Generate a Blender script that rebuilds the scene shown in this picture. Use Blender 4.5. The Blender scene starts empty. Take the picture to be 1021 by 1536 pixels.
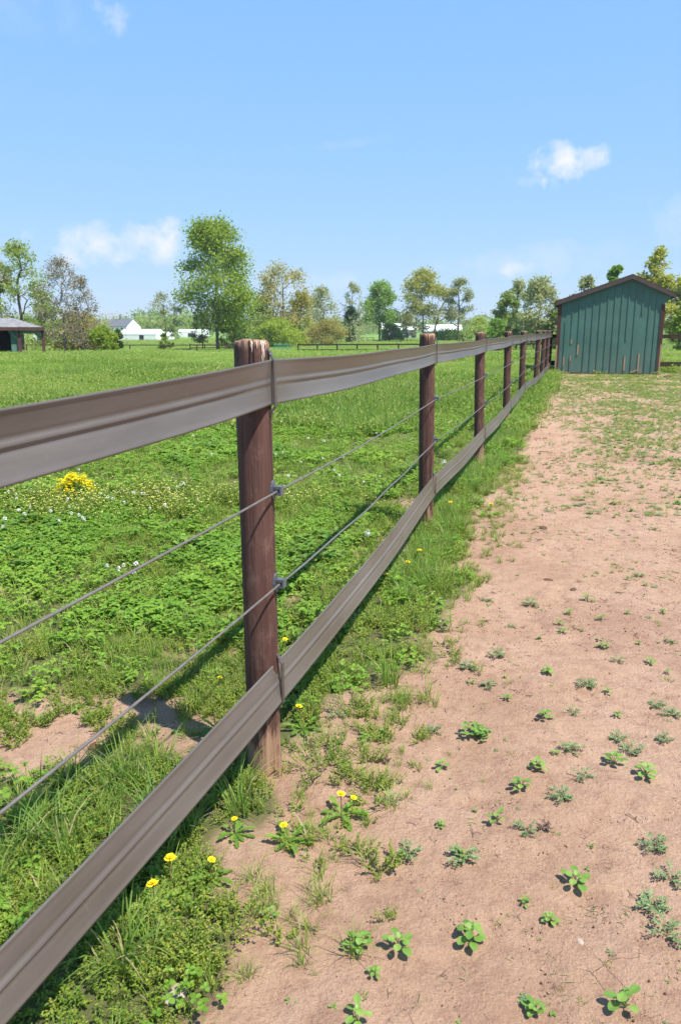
import bpy, math, random
import numpy as np
from math import sin, cos, tan, pi, radians, sqrt, atan2
from mathutils import Vector, Matrix

random.seed(7)
RNG = np.random.default_rng(11)
SC = bpy.context.scene
COL = SC.collection

# ------------------------------------------------------------------ camera
EYE = 1.45
PITCH = radians(13.17)
FPX = 1171.0                       # focal length in photograph pixels
PW, PH = 1021.0, 1536.0
cam_d = bpy.data.cameras.new('camera')
cam_d.sensor_fit = 'VERTICAL'; cam_d.sensor_height = 23.6
cam_d.lens = 23.6 * FPX / PH
cam_d.clip_start = 0.05; cam_d.clip_end = 20000
cam_d.dof.use_dof = True; cam_d.dof.focus_distance = 4.2; cam_d.dof.aperture_fstop = 6.3
cam = bpy.data.objects.new('camera', cam_d); COL.objects.link(cam)
cam.location = (0, 0, EYE); cam.rotation_euler = (pi/2 - PITCH, 0, 0)
SC.camera = cam

# ------------------------------------------------------------------ light
SUN_DIR = Vector((0.405, -0.355, 1.0)).normalized()      # towards the sun
SUN_EL = math.asin(SUN_DIR.z)
SUN_AZ = atan2(SUN_DIR.x, SUN_DIR.y)
sun_d = bpy.data.lights.new('sun', 'SUN'); sun_d.energy = 4.6; sun_d.angle = radians(0.53)
sun_d.color = (1.0, 0.955, 0.88)
sun = bpy.data.objects.new('sun', sun_d); COL.objects.link(sun)
sun.rotation_euler = SUN_DIR.to_track_quat('Z', 'Y').to_euler()
SC.view_settings.view_transform = 'Standard'; SC.view_settings.look = 'None'
SC.view_settings.gamma = 1; SC.view_settings.exposure = 0.95
try: SC.view_settings.use_curve_mapping = False
except Exception: pass
SC.cycles.max_bounces = 6; SC.cycles.diffuse_bounces = 3; SC.cycles.glossy_bounces = 2
SC.cycles.transmission_bounces = 3; SC.cycles.transparent_max_bounces = 6
SC.cycles.caustics_reflective = False; SC.cycles.caustics_refractive = False

FWD = np.array((0, cos(PITCH), -sin(PITCH))); UPV = np.array((0, sin(PITCH), cos(PITCH)))
def pixdir(px, py):
    d = FWD * FPX + np.array((1.0, 0, 0)) * (px - PW/2) + UPV * (PH/2 - py)
    return d / np.linalg.norm(d)

world = bpy.data.worlds.new('World'); SC.world = world; world.use_nodes = True
def build_world():
    nt = world.node_tree; N = nt.nodes; L = nt.links
    for n in list(N): N.remove(n)
    out = N.new('ShaderNodeOutputWorld')
    bg = N.new('ShaderNodeBackground'); bg.inputs['Strength'].default_value = 0.115
    sky = N.new('ShaderNodeTexSky'); sky.sky_type = 'NISHITA'; sky.sun_disc = False
    sky.sun_elevation = SUN_EL; sky.sun_rotation = SUN_AZ
    sky.air_density = 1.0; sky.dust_density = 0.0; sky.ozone_density = 4.0; sky.altitude = 300
    # the clear, slightly hazed spring sky: the physical sky with its range from zenith to horizon compressed
    sp = N.new('ShaderNodeSeparateColor'); cb = N.new('ShaderNodeCombineColor'); L.new(sky.outputs[0], sp.inputs[0])
    for k, (g, a) in enumerate(((.47, .352), (.29, .428), (.06, .545))):
        pw = N.new('ShaderNodeMath'); pw.operation = 'POWER'; L.new(sp.outputs[k], pw.inputs[0]); pw.inputs[1].default_value = g
        ml = N.new('ShaderNodeMath'); ml.operation = 'MULTIPLY'; L.new(pw.outputs[0], ml.inputs[0]); ml.inputs[1].default_value = a*.115**g/.115
        L.new(ml.outputs[0], cb.inputs[k])
    L.new(cb.outputs[0], bg.inputs['Color'])
    tc = N.new('ShaderNodeTexCoord')
    no = N.new('ShaderNodeTexNoise'); no.inputs['Scale'].default_value = 26; no.inputs['Detail'].default_value = 7
    no.inputs['Roughness'].default_value = 0.6
    L.new(tc.outputs['Generated'], no.inputs['Vector'])
    acc = None
    def vm(op, a, b):
        n = N.new('ShaderNodeVectorMath'); n.operation = op; L.new(a, n.inputs[0]); n.inputs[1].default_value = b
        return n.outputs['Value']
    def mt(op, a, b, c=None, clamp=False):
        n = N.new('ShaderNodeMath'); n.operation = op; n.use_clamp = clamp
        for k, v in enumerate((a, b, c)):
            if v is None: continue
            if isinstance(v, (int, float)): n.inputs[k].default_value = v
            else: L.new(v, n.inputs[k])
        return n.outputs[0]
    # each small fair-weather cloud: direction, half width, half height, strength
    for (px, py, hw, hh, amp, tilt) in ((190, 368, 100, 36, .75, .12), (258, 340, 34, 22, 1.0, .3), (228, 358, 46, 24, .95, .2), (160, 366, 40, 18, .8, .1), (838, 246, 52, 26, 1.0, .25), (884, 234, 34, 15, .9, .1),
                                  (800, 270, 28, 10, .45, .1), (781, 402, 34, 13, .7, .05), (160, 28, 32, 20, .5, -.3),
                                  (40, 352, 18, 10, .5, 0), (455, 222, 120, 8, .12, .1), 
                                  (840, 385, 200, 22, .22, .1), (60, 30, 100, 30, .1, 0), (480, 425, 60, 16, .25, .1), (1010, 320, 40, 30, .25, .1)):
        c = pixdir(px, py); r = np.cross(c, (0, 0, 1.0)); r /= np.linalg.norm(r); u = np.cross(r, c)
        r, u = r*cos(tilt) + u*sin(tilt), u*cos(tilt) - r*sin(tilt)
        a = mt('DIVIDE', vm('DOT_PRODUCT', tc.outputs['Generated'], tuple(r)), hw/FPX)
        b = mt('DIVIDE', vm('DOT_PRODUCT', tc.outputs['Generated'], tuple(u)), hh/FPX)
        rr = mt('ADD', mt('MULTIPLY', a, a), mt('MULTIPLY', b, b))
        base = mt('SUBTRACT', 1.0, rr)
        v = mt('ADD', base, mt('MULTIPLY', mt('SUBTRACT', no.outputs[0], 0.52), 5.5))
        v = mt('MULTIPLY', v, 0.72, clamp=True)
        # only on the side of the dome the cloud is on, and fading out with distance from it
        v = mt('MULTIPLY', v, mt('SUBTRACT', 1.6, mt('MULTIPLY', rr, 0.62), clamp=True))
        v = mt('MULTIPLY', v, mt('GREATER_THAN', vm('DOT_PRODUCT', tc.outputs['Generated'], tuple(c)), 0.0))
        v = mt('MULTIPLY', v, amp)
        acc = v if acc is None else mt('MAXIMUM', acc, v)
    bg2 = N.new('ShaderNodeBackground'); bg2.inputs['Color'].default_value = (0.92, 0.95, 1.0, 1); bg2.inputs['Strength'].default_value = 0.53
    mix = N.new('ShaderNodeMixShader')
    L.new(acc, mix.inputs[0]); L.new(bg.outputs[0], mix.inputs[1]); L.new(bg2.outputs[0], mix.inputs[2])
    L.new(mix.outputs[0], out.inputs[0])
build_world()

# ------------------------------------------------------------------ noise (numpy)
def _hash(ix, iy, seed):
    h = (ix.astype(np.int64) * 374761393 + iy.astype(np.int64) * 668265263 + seed * 974634777) & 0xffffffff
    h = ((h ^ (h >> 13)) * 1274126177) & 0xffffffff
    h = h ^ (h >> 16)
    return (h & 0xffff) / 65535.0
def vnoise(x, y, seed=0):
    x = np.asarray(x, float); y = np.asarray(y, float)
    ix = np.floor(x); iy = np.floor(y); fx = x - ix; fy = y - iy
    fx = fx*fx*(3-2*fx); fy = fy*fy*(3-2*fy)
    a = _hash(ix, iy, seed); b = _hash(ix+1, iy, seed); c = _hash(ix, iy+1, seed); d = _hash(ix+1, iy+1, seed)
    return (a*(1-fx)+b*fx)*(1-fy) + (c*(1-fx)+d*fx)*fy
def fbm(x, y, seed=0, oct=4):
    s = 0; a = .5; t = 0
    for k in range(oct):
        s = s + a*vnoise(x*2**k, y*2**k, seed+k*17); t += a; a *= .5
    return s/t
def sstep(a, b, x):
    t = np.clip((np.asarray(x, float)-a)/(b-a), 0, 1); return t*t*(3-2*t)

# ------------------------------------------------------------------ the lie of the land
P1 = np.array((-0.2545, 2.39))
AZ = radians(16.5)
FD = np.array((sin(AZ), cos(AZ))); FN = np.array((cos(AZ), -sin(AZ)))     # along the fence, across it towards the paddock
def st(x, y):
    dx = x - P1[0]; dy = y - P1[1]
    return dx*FD[0] + dy*FD[1], dx*FN[0] + dy*FN[1]
def xy(s, t): return P1[0] + s*FD[0] + t*FN[0], P1[1] + s*FD[1] + t*FN[1]

def terrain(x, y):
    x = np.asarray(x, float); y = np.asarray(y, float)
    z = -2.6*sstep(20, 165, y) + 2.3*sstep(330, 1100, y)
    z = z + .25*(fbm(x*.012+9, y*.012, 5, 2)-.5)*sstep(30, 120, np.hypot(x, y))
    s, t = st(x, y)
    z = z + .09*np.exp(-(((s-25.2)/1.2)**2 + ((t-4.4)/.8)**2)) * (1+.8*(fbm(x*4, y*4, 3, 3)-.5))       # earth heaped by the shed
    return z
def dirt_mask(x, y):
    s, t = st(x, y)
    edge = np.interp(s, (-1.6, -.75, -.3, .1, .5, .75, 1.0, 2.2, 2.7, 4.2, 6, 12), (.17, .18, .04, .02, .07, .20, .33, .33, .26, .22, .30, .36)) + .07*(fbm(s*1.7+3, s*0+.5, 21, 3)-.5)*2 + .16*(fbm(x*6, y*6, 23, 4)-.5)*2
    m = sstep(-.06, .06, t-edge)
    m = m * (1 - sstep(25.35, 25.8, s + .5*(fbm(x*1.5, y*1.5, 31, 2)-.5)) * (1-np.exp(-(((s-25.2)/1.3)**2+((t-4.4)/.9)**2)*1.0)))
    m = m * (1 - sstep(11, 13, t))
    # worn bare patches on the pasture side
    n = 1.0*(fbm(x*9, y*9, 41, 4)-.5)
    for (cx, cy, rx, ry, am) in ((-1.0, 2.68, .50, .31, 1), (-.62, 2.60, .34, .20, .9), (-1.45, 2.85, .25, .16, .8), (-.72, 3.38, .30, .10, .75), (.18, 4.9, .12, .2, .6), (-.25, 4.1, .10, .14, .8), (.38, 5.2, .16, .3, .7), (.6, 6.5, .14, .3, .7), (-.9, 5.7, .28, .12, .5)):
        e = ((x-cx)/rx)**2 + ((y-cy)/ry)**2
        m = np.maximum(m, am*(1-sstep(.72, .98, e + n*2.6)))
    return m
def zmicro(x, y):
    d = np.hypot(x, y); f = 1 - sstep(9, 16, d)
    return f*(.026*(fbm(x*2.2, y*2.2, 51, 3)-.5) + .024*(fbm(x*7, y*7, 55, 3)-.5))
def gz(x, y): return float(terrain(x, y) + zmicro(x, y))
def at(px, py, far=900.0):
    """the ground point seen at a pixel of the photograph"""
    d = pixdir(px, py); e = np.array((0, 0, EYE))
    t = .4*1.004**np.arange(int(math.log(far/.4)/math.log(1.004)))
    for _ in range(3):
        P = e[:, None] + d[:, None]*t
        hit = P[2] <= terrain(P[0], P[1]) + zmicro(P[0], P[1])
        k = int(np.argmax(hit)) if hit.any() else len(t)-1
        lo, hi = t[max(k-1, 0)], t[k]; t = np.linspace(lo, hi, 24)
    p = e + d*hi
    return float(p[0]), float(p[1]), gz(p[0], p[1])
def xat(px, D, z=0.0):
    """world x of a pixel column at forward distance D"""
    return (px - PW/2)/FPX * (D*cos(PITCH) + (EYE - z)*sin(PITCH))
def zat(py, D):
    """world height of a pixel row at forward distance D"""
    a = math.atan((py - PH/2)/FPX) + PITCH
    return EYE - D*tan(a)

# ------------------------------------------------------------------ mesh helpers
class MB:
    def __init__(s): s.v = []; s.f = []; s.m = []
    def add(s, vs, fs, mi=0):
        b = len(s.v); s.v.extend([tuple(map(float, v)) for v in vs])
        for f in fs: s.f.append(tuple(i+b for i in f)); s.m.append(mi)
    def box(s, c, h, mi=0, M=None):
        vs = [Vector((sx*h[0], sy*h[1], sz*h[2])) for sx in (-1, 1) for sy in (-1, 1) for sz in (-1, 1)]
        if M is not None: vs = [M @ v for v in vs]
        vs = [v + Vector(c) for v in vs]
        s.add(vs, [(0,1,3,2), (4,6,7,5), (0,4,5,1), (2,3,7,6), (0,2,6,4), (1,5,7,3)], mi)
    def box2(s, lo, hi, mi=0):
        s.box([(a+b)/2 for a, b in zip(lo, hi)], [(b-a)/2 for a, b in zip(lo, hi)], mi)
    def beam(s, a, b, w, h, mi=0):
        a = Vector(a); b = Vector(b); d = (b-a); L = d.length; d.normalize()
        up = Vector((0,0,1)) if abs(d.z) < .95 else Vector((0,1,0))
        x = d.cross(up).normalized(); y = x.cross(d)
        M = Matrix((x, d, y)).transposed()
        s.box((a+b)/2, (w/2, L/2, h/2), mi, M)
    def tube(s, pts, rad, n=6, mi=0, cap=True):
        P = [Vector(p) for p in pts]; k = len(P)
        if not hasattr(rad, '__len__'): rad = [rad]*k
        b = len(s.v); ref = None
        for i in range(k):
            d = (P[min(i+1, k-1)] - P[max(i-1, 0)])
            if d.length < 1e-9: d = Vector((0,0,1))
            d.normalize()
            if ref is None: ref = Vector((1,0,0)) if abs(d.x) < .8 else Vector((0,1,0))
            x = (ref - d*ref.dot(d)).normalized(); y = d.cross(x); ref = x
            for j in range(n):
                a = 2*pi*j/n; q = P[i] + (x*cos(a)+y*sin(a))*rad[i]; s.v.append((q.x, q.y, q.z))
        for i in range(k-1):
            for j in range(n):
                s.f.append((b+i*n+j, b+i*n+(j+1)%n, b+(i+1)*n+(j+1)%n, b+(i+1)*n+j)); s.m.append(mi)
        if cap:
            s.f.append(tuple(b+j for j in range(n))[::-1]); s.m.append(mi)
            s.f.append(tuple(b+(k-1)*n+j for j in range(n))); s.m.append(mi)
    def mesh(s, name, mats, smooth=False):
        me = bpy.data.meshes.new(name); me.from_pydata(s.v, [], s.f)
        for m in (mats if isinstance(mats, (list, tuple)) else [mats]): me.materials.append(m)
        me.polygons.foreach_set('material_index', s.m)
        if smooth: me.polygons.foreach_set('use_smooth', [True]*len(s.f))
        me.update(); return me
    def build(s, name, mats, parent=None, smooth=False, loc=None):
        o = bpy.data.objects.new(name, s.mesh(name, mats, smooth)); COL.objects.link(o)
        if parent: o.parent = parent
        if loc is not None: o.location = loc
        return o
def tag(o, label, cat, group=None, kind=None):
    o['label'] = label; o['category'] = cat
    if group: o['group'] = group
    if kind: o['kind'] = kind
    return o
def empty(name, loc, rz=0, label=None, cat=None, group=None):
    o = bpy.data.objects.new(name, None); COL.objects.link(o); o.empty_display_size = .1
    o.location = loc; o.rotation_euler = (0, 0, rz)
    if label: tag(o, label, cat, group)
    return o
def copy_tree(o, parent=None):
    c = o.copy(); COL.objects.link(c)
    if parent: c.parent = parent
    for ch in list(o.children): copy_tree(ch, c)
    return c

# ------------------------------------------------------------------ materials
class NT:
    def __init__(s, name):
        s.mat = bpy.data.materials.new(name); s.mat.use_nodes = True
        s.nt = s.mat.node_tree; s.N = s.nt.nodes; s.L = s.nt.links
        s.b = s.N['Principled BSDF']; s.out = s.N['Material Output']
    def n(s, t, **k):
        x = s.N.new(t)
        for a, v in k.items(): setattr(x, a, v)
        return x
    def link(s, a, b): s.L.new(a, b)
    def tc(s, kind='Object'): return s.n('ShaderNodeTexCoord').outputs[kind]
    def pos(s): return s.n('ShaderNodeNewGeometry').outputs['Position']
    def mapping(s, v, scale, loc=(0,0,0)):
        m = s.n('ShaderNodeMapping'); m.inputs['Scale'].default_value = scale; m.inputs['Location'].default_value = loc
        s.link(v, m.inputs[0]); return m.outputs[0]
    def noise(s, v, scale, detail=4, rough=.55, dist=0.0):
        m = s.n('ShaderNodeTexNoise'); m.inputs['Scale'].default_value = scale; m.inputs['Detail'].default_value = detail
        m.inputs['Roughness'].default_value = rough; m.inputs['Distortion'].default_value = dist
        if v is not None: s.link(v, m.inputs['Vector'])
        return m.outputs[0]
    def ramp(s, f, stops):
        r = s.n('ShaderNodeValToRGB'); e = r.color_ramp.elements
        while len(e) > 1: e.remove(e[-1])
        for i, (p, c) in enumerate(stops):
            el = e[0] if i == 0 else e.new(p)
            el.position = p; el.color = (c, c, c, 1) if isinstance(c, (int, float)) else (*c, 1)
        s.link(f, r.inputs[0]); return r.outputs[0]
    def mix(s, f, a, b, mode='MIX'):
        m = s.n('ShaderNodeMix', data_type='RGBA', blend_type=mode)
        for sock, v in ((m.inputs[0], f), (m.inputs[6], a), (m.inputs[7], b)):
            if isinstance(v, (int, float)): sock.default_value = v
            elif isinstance(v, tuple): sock.default_value = (*v, 1)
            else: s.link(v, sock)
        return m.outputs[2]
    def math(s, op, a, b=0.0, clamp=False):
        m = s.n('ShaderNodeMath', operation=op, use_clamp=clamp)
        for k, v in enumerate((a, b)):
            if isinstance(v, (int, float)): m.inputs[k].default_value = v
            else: s.link(v, m.inputs[k])
        return m.outputs[0]
    def sep(s, v):
        m = s.n('ShaderNodeSeparateXYZ'); s.link(v, m.inputs[0]); return m.outputs
    def bump(s, h, strength=.3, dist=.01, prev=None):
        m = s.n('ShaderNodeBump'); m.inputs['Strength'].default_value = strength; m.inputs['Distance'].default_value = dist
        s.link(h, m.inputs['Height'])
        if prev is not None: s.link(prev, m.inputs['Normal'])
        return m.outputs[0]
    def col(s, c):
        if isinstance(c, tuple): s.b.inputs['Base Color'].default_value = (*c, 1)
        else: s.link(c, s.b.inputs['Base Color'])
    def rough(s, r, spec=.5):
        if isinstance(r, (int, float)): s.b.inputs['Roughness'].default_value = r
        else: s.link(r, s.b.inputs['Roughness'])
        s.b.inputs['Specular IOR Level'].default_value = spec

def leaf_mat(name, cols, trans=.35, rough=.5, spec=.25, per='island', patch=0):
    """foliage: colour varies leaf by leaf and plant by plant, light comes through"""
    m = NT(name)
    if per == 'island': r1 = m.n('ShaderNodeNewGeometry').outputs['Random Per Island']
    else: r1 = m.n('ShaderNodeObjectInfo').outputs['Random']
    r2 = m.n('ShaderNodeObjectInfo').outputs['Random']
    f = m.math('ADD', m.math('MULTIPLY', r1, .6), m.math('MULTIPLY', r2, .4))
    if patch:
        nz = m.noise(m.pos(), patch, 3, .6)
        f = m.math('ADD', m.math('MULTIPLY', f, .55), m.math('MULTIPLY', m.math('SUBTRACT', nz, .27), .95), clamp=True)
    k = len(cols)
    c = m.ramp(f, [(.08 + .84*i/(k-1), c) for i, c in enumerate(cols)])
    m.col(c); m.rough(rough, spec)
    tr = m.n('ShaderNodeBsdfTranslucent')
    tc = m.mix(.5, c, (.20, .30, .03), 'MIX'); m.link(tc, tr.inputs[0])
    mx = m.n('ShaderNodeMixShader'); mx.inputs[0].default_value = trans
    m.link(m.b.outputs[0], mx.inputs[1]); m.link(tr.outputs[0], mx.inputs[2]); m.link(mx.outputs[0], m.out.inputs[0])
    return m.mat
def plain(name, c, rough=.6, spec=.4, var=.12, scale=8, metal=0):
    m = NT(name); nz = m.noise(m.tc(), scale, 5, .6)
    lo = tuple(x*(1-var) for x in c); hi = tuple(min(1, x*(1+var)) for x in c)
    m.col(m.ramp(nz, [(.3, lo), (.7, hi)])); m.rough(rough, spec); m.b.inputs['Metallic'].default_value = metal
    return m.mat

# --- ground
def ground_mat():
    m = NT('paddock_earth_and_turf')
    p = m.pos()
    at_ = m.n('ShaderNodeAttribute', attribute_name='bare'); bare = at_.outputs['Fac']
    n1 = m.noise(p, 1.3, 6, .62); n2 = m.noise(p, 14, 8, .68); n3 = m.noise(p, 95, 6, .7); n4 = m.noise(p, .22, 3, .5)
    c = m.ramp(n1, [(.30, (.365, .222, .143)), (.5, (.460, .295, .196)), (.72, (.525, .356, .254))])
    c = m.mix(m.ramp(n2, [(.30, .75), (.5, .25), (.8, .0)]), c, (.24, .128, .082), 'MIX')
    c = m.mix(m.ramp(n3, [(.22, .75), (.40, .12), (.55, 0.0)]), c, (.20, .11, .075))
    c = m.mix(m.ramp(n3, [(.6, 0.0), (.78, .5)]), c, (.50, .35, .26))
    c = m.mix(m.ramp(m.noise(p, .9, 5, .7, .6), [(.54, 0.0), (.66, .5)]), c, (.29, .165, .115))
    n5 = m.noise(p, 240, 4, .75)
    c = m.mix(m.ramp(n5, [(.30, .55), (.46, 0.0)]), c, (.20, .115, .075))
    c = m.mix(m.ramp(n5, [(.56, 0.0), (.72, .40)]), c, (.52, .37, .275))
    c = m.mix(m.ramp(m.noise(p, 4.5, 6, .72, .8), [(.56, 0.0), (.68, .38)]), c, (.255, .150, .098))
    # drying cracks
    vo = m.n('ShaderNodeTexVoronoi', feature='DISTANCE_TO_EDGE'); vo.inputs['Scale'].default_value = 6.5
    wv = m.n('ShaderNodeVectorMath', operation='ADD')
    nv = m.n('ShaderNodeTexNoise'); nv.inputs['Scale'].default_value = 9; nv.inputs['Detail'].default_value = 4
    m.link(p, nv.inputs['Vector'])
    sc = m.n('ShaderNodeVectorMath', operation='SCALE'); sc.inputs['Scale'].default_value = .16
    m.link(nv.outputs['Color'], sc.inputs[0]); m.link(p, wv.inputs[0]); m.link(sc.outputs[0], wv.inputs[1]); m.link(wv.outputs[0], vo.inputs['Vector'])
    crack = m.ramp(vo.outputs['Distance'], [(0.0, 1.0), (.010, 0.0)])
    crack = m.math('MULTIPLY', crack, m.ramp(m.noise(p, 2.1, 4, .6), [(.54, 0.0), (.66, .55)]))
    c = m.mix(crack, c, (.17, .095, .065))
    # turf soil under the pasture
    g = m.ramp(m.noise(p, 5, 6, .7), [(.3, (.105, .085, .042)), (.55, (.115, .125, .042)), (.8, (.17, .145, .078))])
    gf = m.ramp(m.noise(p, .11, 5, .65), [(.3, (.105, .20, .04)), (.5, (.135, .235, .045)), (.7, (.185, .255, .06))])
    dist = m.n('ShaderNodeVectorMath', operation='LENGTH'); m.link(p, dist.inputs[0])
    g = m.mix(m.math('DIVIDE', m.math('SUBTRACT', dist.outputs['Value'], 12), 40, clamp=True), g, gf)
    col = m.mix(bare, g, c)
    m.col(col); m.rough(.92, .15)
    h = m.math('ADD', m.math('MULTIPLY', n2, .6), m.math('MULTIPLY', n3, .45))
    h = m.math('SUBTRACT', h, m.math('MULTIPLY', crack, .5))
    h = m.math('ADD', h, m.math('MULTIPLY', m.noise(p, 38, 5, .7), .5))
    b1 = m.bump(h, .9, .030)
    b2 = m.bump(m.noise(p, 330, 3, .7), .35, .003, b1)
    m.link(b2, m.b.inputs['Normal'])
    return m.mat

def post_mat():
    m = NT('stained_round_timber')
    o = m.tc(); oi = m.n('ShaderNodeObjectInfo').outputs['Random']
    off = m.n('ShaderNodeCombineXYZ'); m.link(m.math('MULTIPLY', oi, 37.0), off.inputs[2]); m.link(m.math('MULTIPLY', oi, 11.0), off.inputs[0])
    ov = m.n('ShaderNodeVectorMath', operation='ADD'); m.link(o, ov.inputs[0]); m.link(off.outputs[0], ov.inputs[1]); o2 = ov.outputs[0]
    z = m.sep(o)[2]
    grain = m.noise(m.mapping(o2, (60, 60, 2.2)), 1.0, 6, .65)
    broad = m.noise(m.mapping(o2, (9, 9, 2.5)), 1.0, 5, .6)
    spots = m.noise(m.mapping(o2, (34, 34, 12)), 1.0, 4, .6)
    c = m.ramp(grain, [(.28, (.032, .014, .011)), (.5, (.080, .036, .027)), (.75, (.135, .070, .055))])
    c = m.mix(m.ramp(broad, [(.4, 0.0), (.7, .55)]), c, (.105, .050, .038))
    # stain worn through to pale wood, more of it at the top end and at the foot
    top = m.ramp(z, [(.0, 0.0), (1.0, 1.0)])
    mr = m.n('ShaderNodeMapRange'); m.link(z, mr.inputs[0]); mr.inputs[1].default_value = 1.352; mr.inputs[2].default_value = 1.418; 
    ft = m.n('ShaderNodeMapRange'); m.link(z, ft.inputs[0]); ft.inputs[1].default_value = .42; ft.inputs[2].default_value = .02
    w = m.math('ADD', m.math('MULTIPLY', mr.outputs[0], .22), m.math('MULTIPLY', ft.outputs[0], .25))
    worn = m.ramp(m.math('ADD', w, m.math('ADD', m.math('MULTIPLY', spots, .62), m.math('MULTIPLY', grain, .38))), [(.62, 0.0), (.74, 1.0)])
    c = m.mix(m.ramp(m.noise(m.mapping(o2, (16, 16, 9)), 1.0, 6, .75), [(.52, 0.0), (.7, .7)]), c, (.185, .105, .082))
    pale = m.ramp(grain, [(.3, (.17, .088, .052)), (.6, (.33, .195, .122)), (.8, (.42, .29, .205))])
    c = m.mix(worn, c, pale)
    crk = m.ramp(m.noise(m.mapping(o2, (44, 44, .8)), 1.0, 3, .5), [(.30, 1.0), (.36, 0.0)])
    c = m.mix(crk, c, (.022, .012, .010))
    m.col(c); m.rough(.72, .3)
    h = m.math('SUBTRACT', grain, m.math('MULTIPLY', crk, .8))
    m.link(m.bump(h, .8, .006), m.b.inputs['Normal'])
    return m.mat
def tape_mat():
    m = NT('weathered_brown_polymer_rail')
    p = m.pos()
    n1 = m.noise(m.mapping(p, (1.3, 1.3, 7)), 1.0, 5, .6); n2 = m.noise(m.mapping(p, (5, 5, 160)), 1.0, 4, .6); n3 = m.noise(p, 42, 4, .7); n4 = m.noise(m.mapping(p, (40, 40, 3)), 1.0, 4, .7)
    c = m.ramp(n1, [(.3, (.082, .066, .056)), (.52, (.112, .096, .085)), (.75, (.145, .129, .118))])
    c = m.mix(m.ramp(n2, [(.35, .12), (.6, 0.0)]), c, (.070, .052, .043))
    c = m.mix(m.ramp(n3, [(.64, 0.0), (.78, .35)]), c, (.23, .19, .165))
    c = m.mix(m.ramp(n4, [(.66, 0.0), (.8, .4)]), c, (.21, .165, .14))
    m.col(c); m.link(m.ramp(n1, [(.3, .30), (.7, .42)]), m.b.inputs['Roughness']); m.b.inputs['Specular IOR Level'].default_value = .5
    m.link(m.bump(n2, .05, .001), m.b.inputs['Normal'])
    return m.mat
def board_mat(name, base, pale, rough=.7):
    """painted rough-sawn boards, weathered"""
    m = NT(name); p = m.tc(); z = m.sep(p)[2]
    g = m.noise(m.mapping(p, (26, 26, 1.3)), 1.0, 6, .65); b = m.noise(p, 1.6, 5, .65); s = m.noise(m.mapping(p, (7, 7, 2.0)), 1.0, 5, .7)
    c = m.ramp(b, [(.3, tuple(v*.82 for v in base)), (.7, tuple(v*1.16 for v in base))])
    c = m.mix(m.ramp(g, [(.3, .45), (.55, 0.0)]), c, tuple(v*.6 for v in base))
    low = m.n('ShaderNodeMapRange'); m.link(z, low.inputs[0]); low.inputs[1].default_value = 1.0; low.inputs[2].default_value = 0.0
    c = m.mix(m.ramp(m.math('ADD', s, m.math('MULTIPLY', low.outputs[0], .17)), [(.76, 0.0), (.86, .6)]), c, pale)
    c = m.mix(m.math('MULTIPLY', low.outputs[0], m.ramp(s, [(.35, 0.0), (.7, .4)])), c, (.22, .17, .13))
    m.col(c); m.rough(rough, .3); m.link(m.bump(g, .4, .004), m.b.inputs['Normal'])
    return m.mat
def shingle_mat(name, c):
    m = NT(name); p = m.tc()
    v = m.n('ShaderNodeTexVoronoi'); v.inputs['Scale'].default_value = 5; m.link(m.mapping(p, (1, 1, 3)), v.inputs['Vector'])
    s = m.sep(v.outputs['Color'])[0]
    c1 = m.ramp(s, [(.0, tuple(x*.72 for x in c)), (1, tuple(x*1.25 for x in c))])
    m.col(m.mix(m.ramp(m.noise(p, 40, 3, .7), [(.3, .3), (.6, 0)]), c1, tuple(x*.5 for x in c))); m.rough(.9, .2)
    return m.mat
def bark_mat(name, c):
    m = NT(name); p = m.tc()
    n = m.noise(m.mapping(p, (3, 3, .6)), 1.5, 5, .7)
    m.col(m.ramp(n, [(.3, tuple(x*.55 for x in c)), (.7, tuple(x*1.3 for x in c))])); m.rough(.9, .2)
    return m.mat

M = {}
M['ground'] = ground_mat(); M['post'] = post_mat(); M['tape'] = tape_mat()
M['clip'] = plain('dark_grey_plastic', (.085, .09, .105), .45, .5, .25, 60)
M['strap'] = plain('brown_grey_plastic_strap', (.080, .062, .055), .45, .5, .25, 60)
M['wire'] = plain('grey_coated_wire', (.12, .105, .095), .45, .5, .2, 30)
M['steel'] = plain('galvanised_screw', (.5, .5, .5), .35, .5, .2, 80, 1)
M['streak'] = plain('bleached_splinters', (.47, .375, .30), .85, .2, .4, 140)
M['green_board'] = board_mat('green_painted_boards', (.070, .158, .128), (.34, .29, .22))
M['trim'] = board_mat('dark_brown_trim', (.075, .034, .028), (.36, .22, .12))
M['tan_wood'] = board_mat('bare_weathered_wood', (.36, .235, .14), (.42, .3, .2))
M['fascia'] = plain('dark_brown_fascia_paint', (.075, .050, .045), .6, .4, .2, 6)
M['dark_in'] = plain('dark_shed_inside_boards', (.025, .022, .02), .9, .1, .3, 5)  # near-black colour standing in for the shade inside the run-in shed
M['roof_dark'] = shingle_mat('dark_brown_shingles', (.07, .055, .05))
M['roof_grey'] = shingle_mat('grey_shingles', (.20, .195, .20))
M['roof_slate'] = shingle_mat('blue_grey_roof', (.13, .14, .165))
M['white_wall'] = plain('white_siding', (.78, .78, .76), .7, .3, .05, 1.5)
M['white_roof'] = plain('white_metal_roof', (.82, .82, .82), .5, .4, .04, 1)
M['grey_wall'] = plain('blue_grey_gable_siding', (.42, .45, .50), .7, .3, .06, 1.5)  # blue grey of white siding in shade, the shade put into the colour
M['dark_open'] = plain('dark_opening', (.03, .03, .035), .8, .2, .2, 3)  # colour of solid panels that paint the shade inside openings
M['glass'] = plain('window_glass', (.05, .06, .075), .15, .5, .2, 3)
M['far_rail'] = plain('dark_brown_far_timber', (.062, .040, .033), .8, .2, .3, 3)
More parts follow.
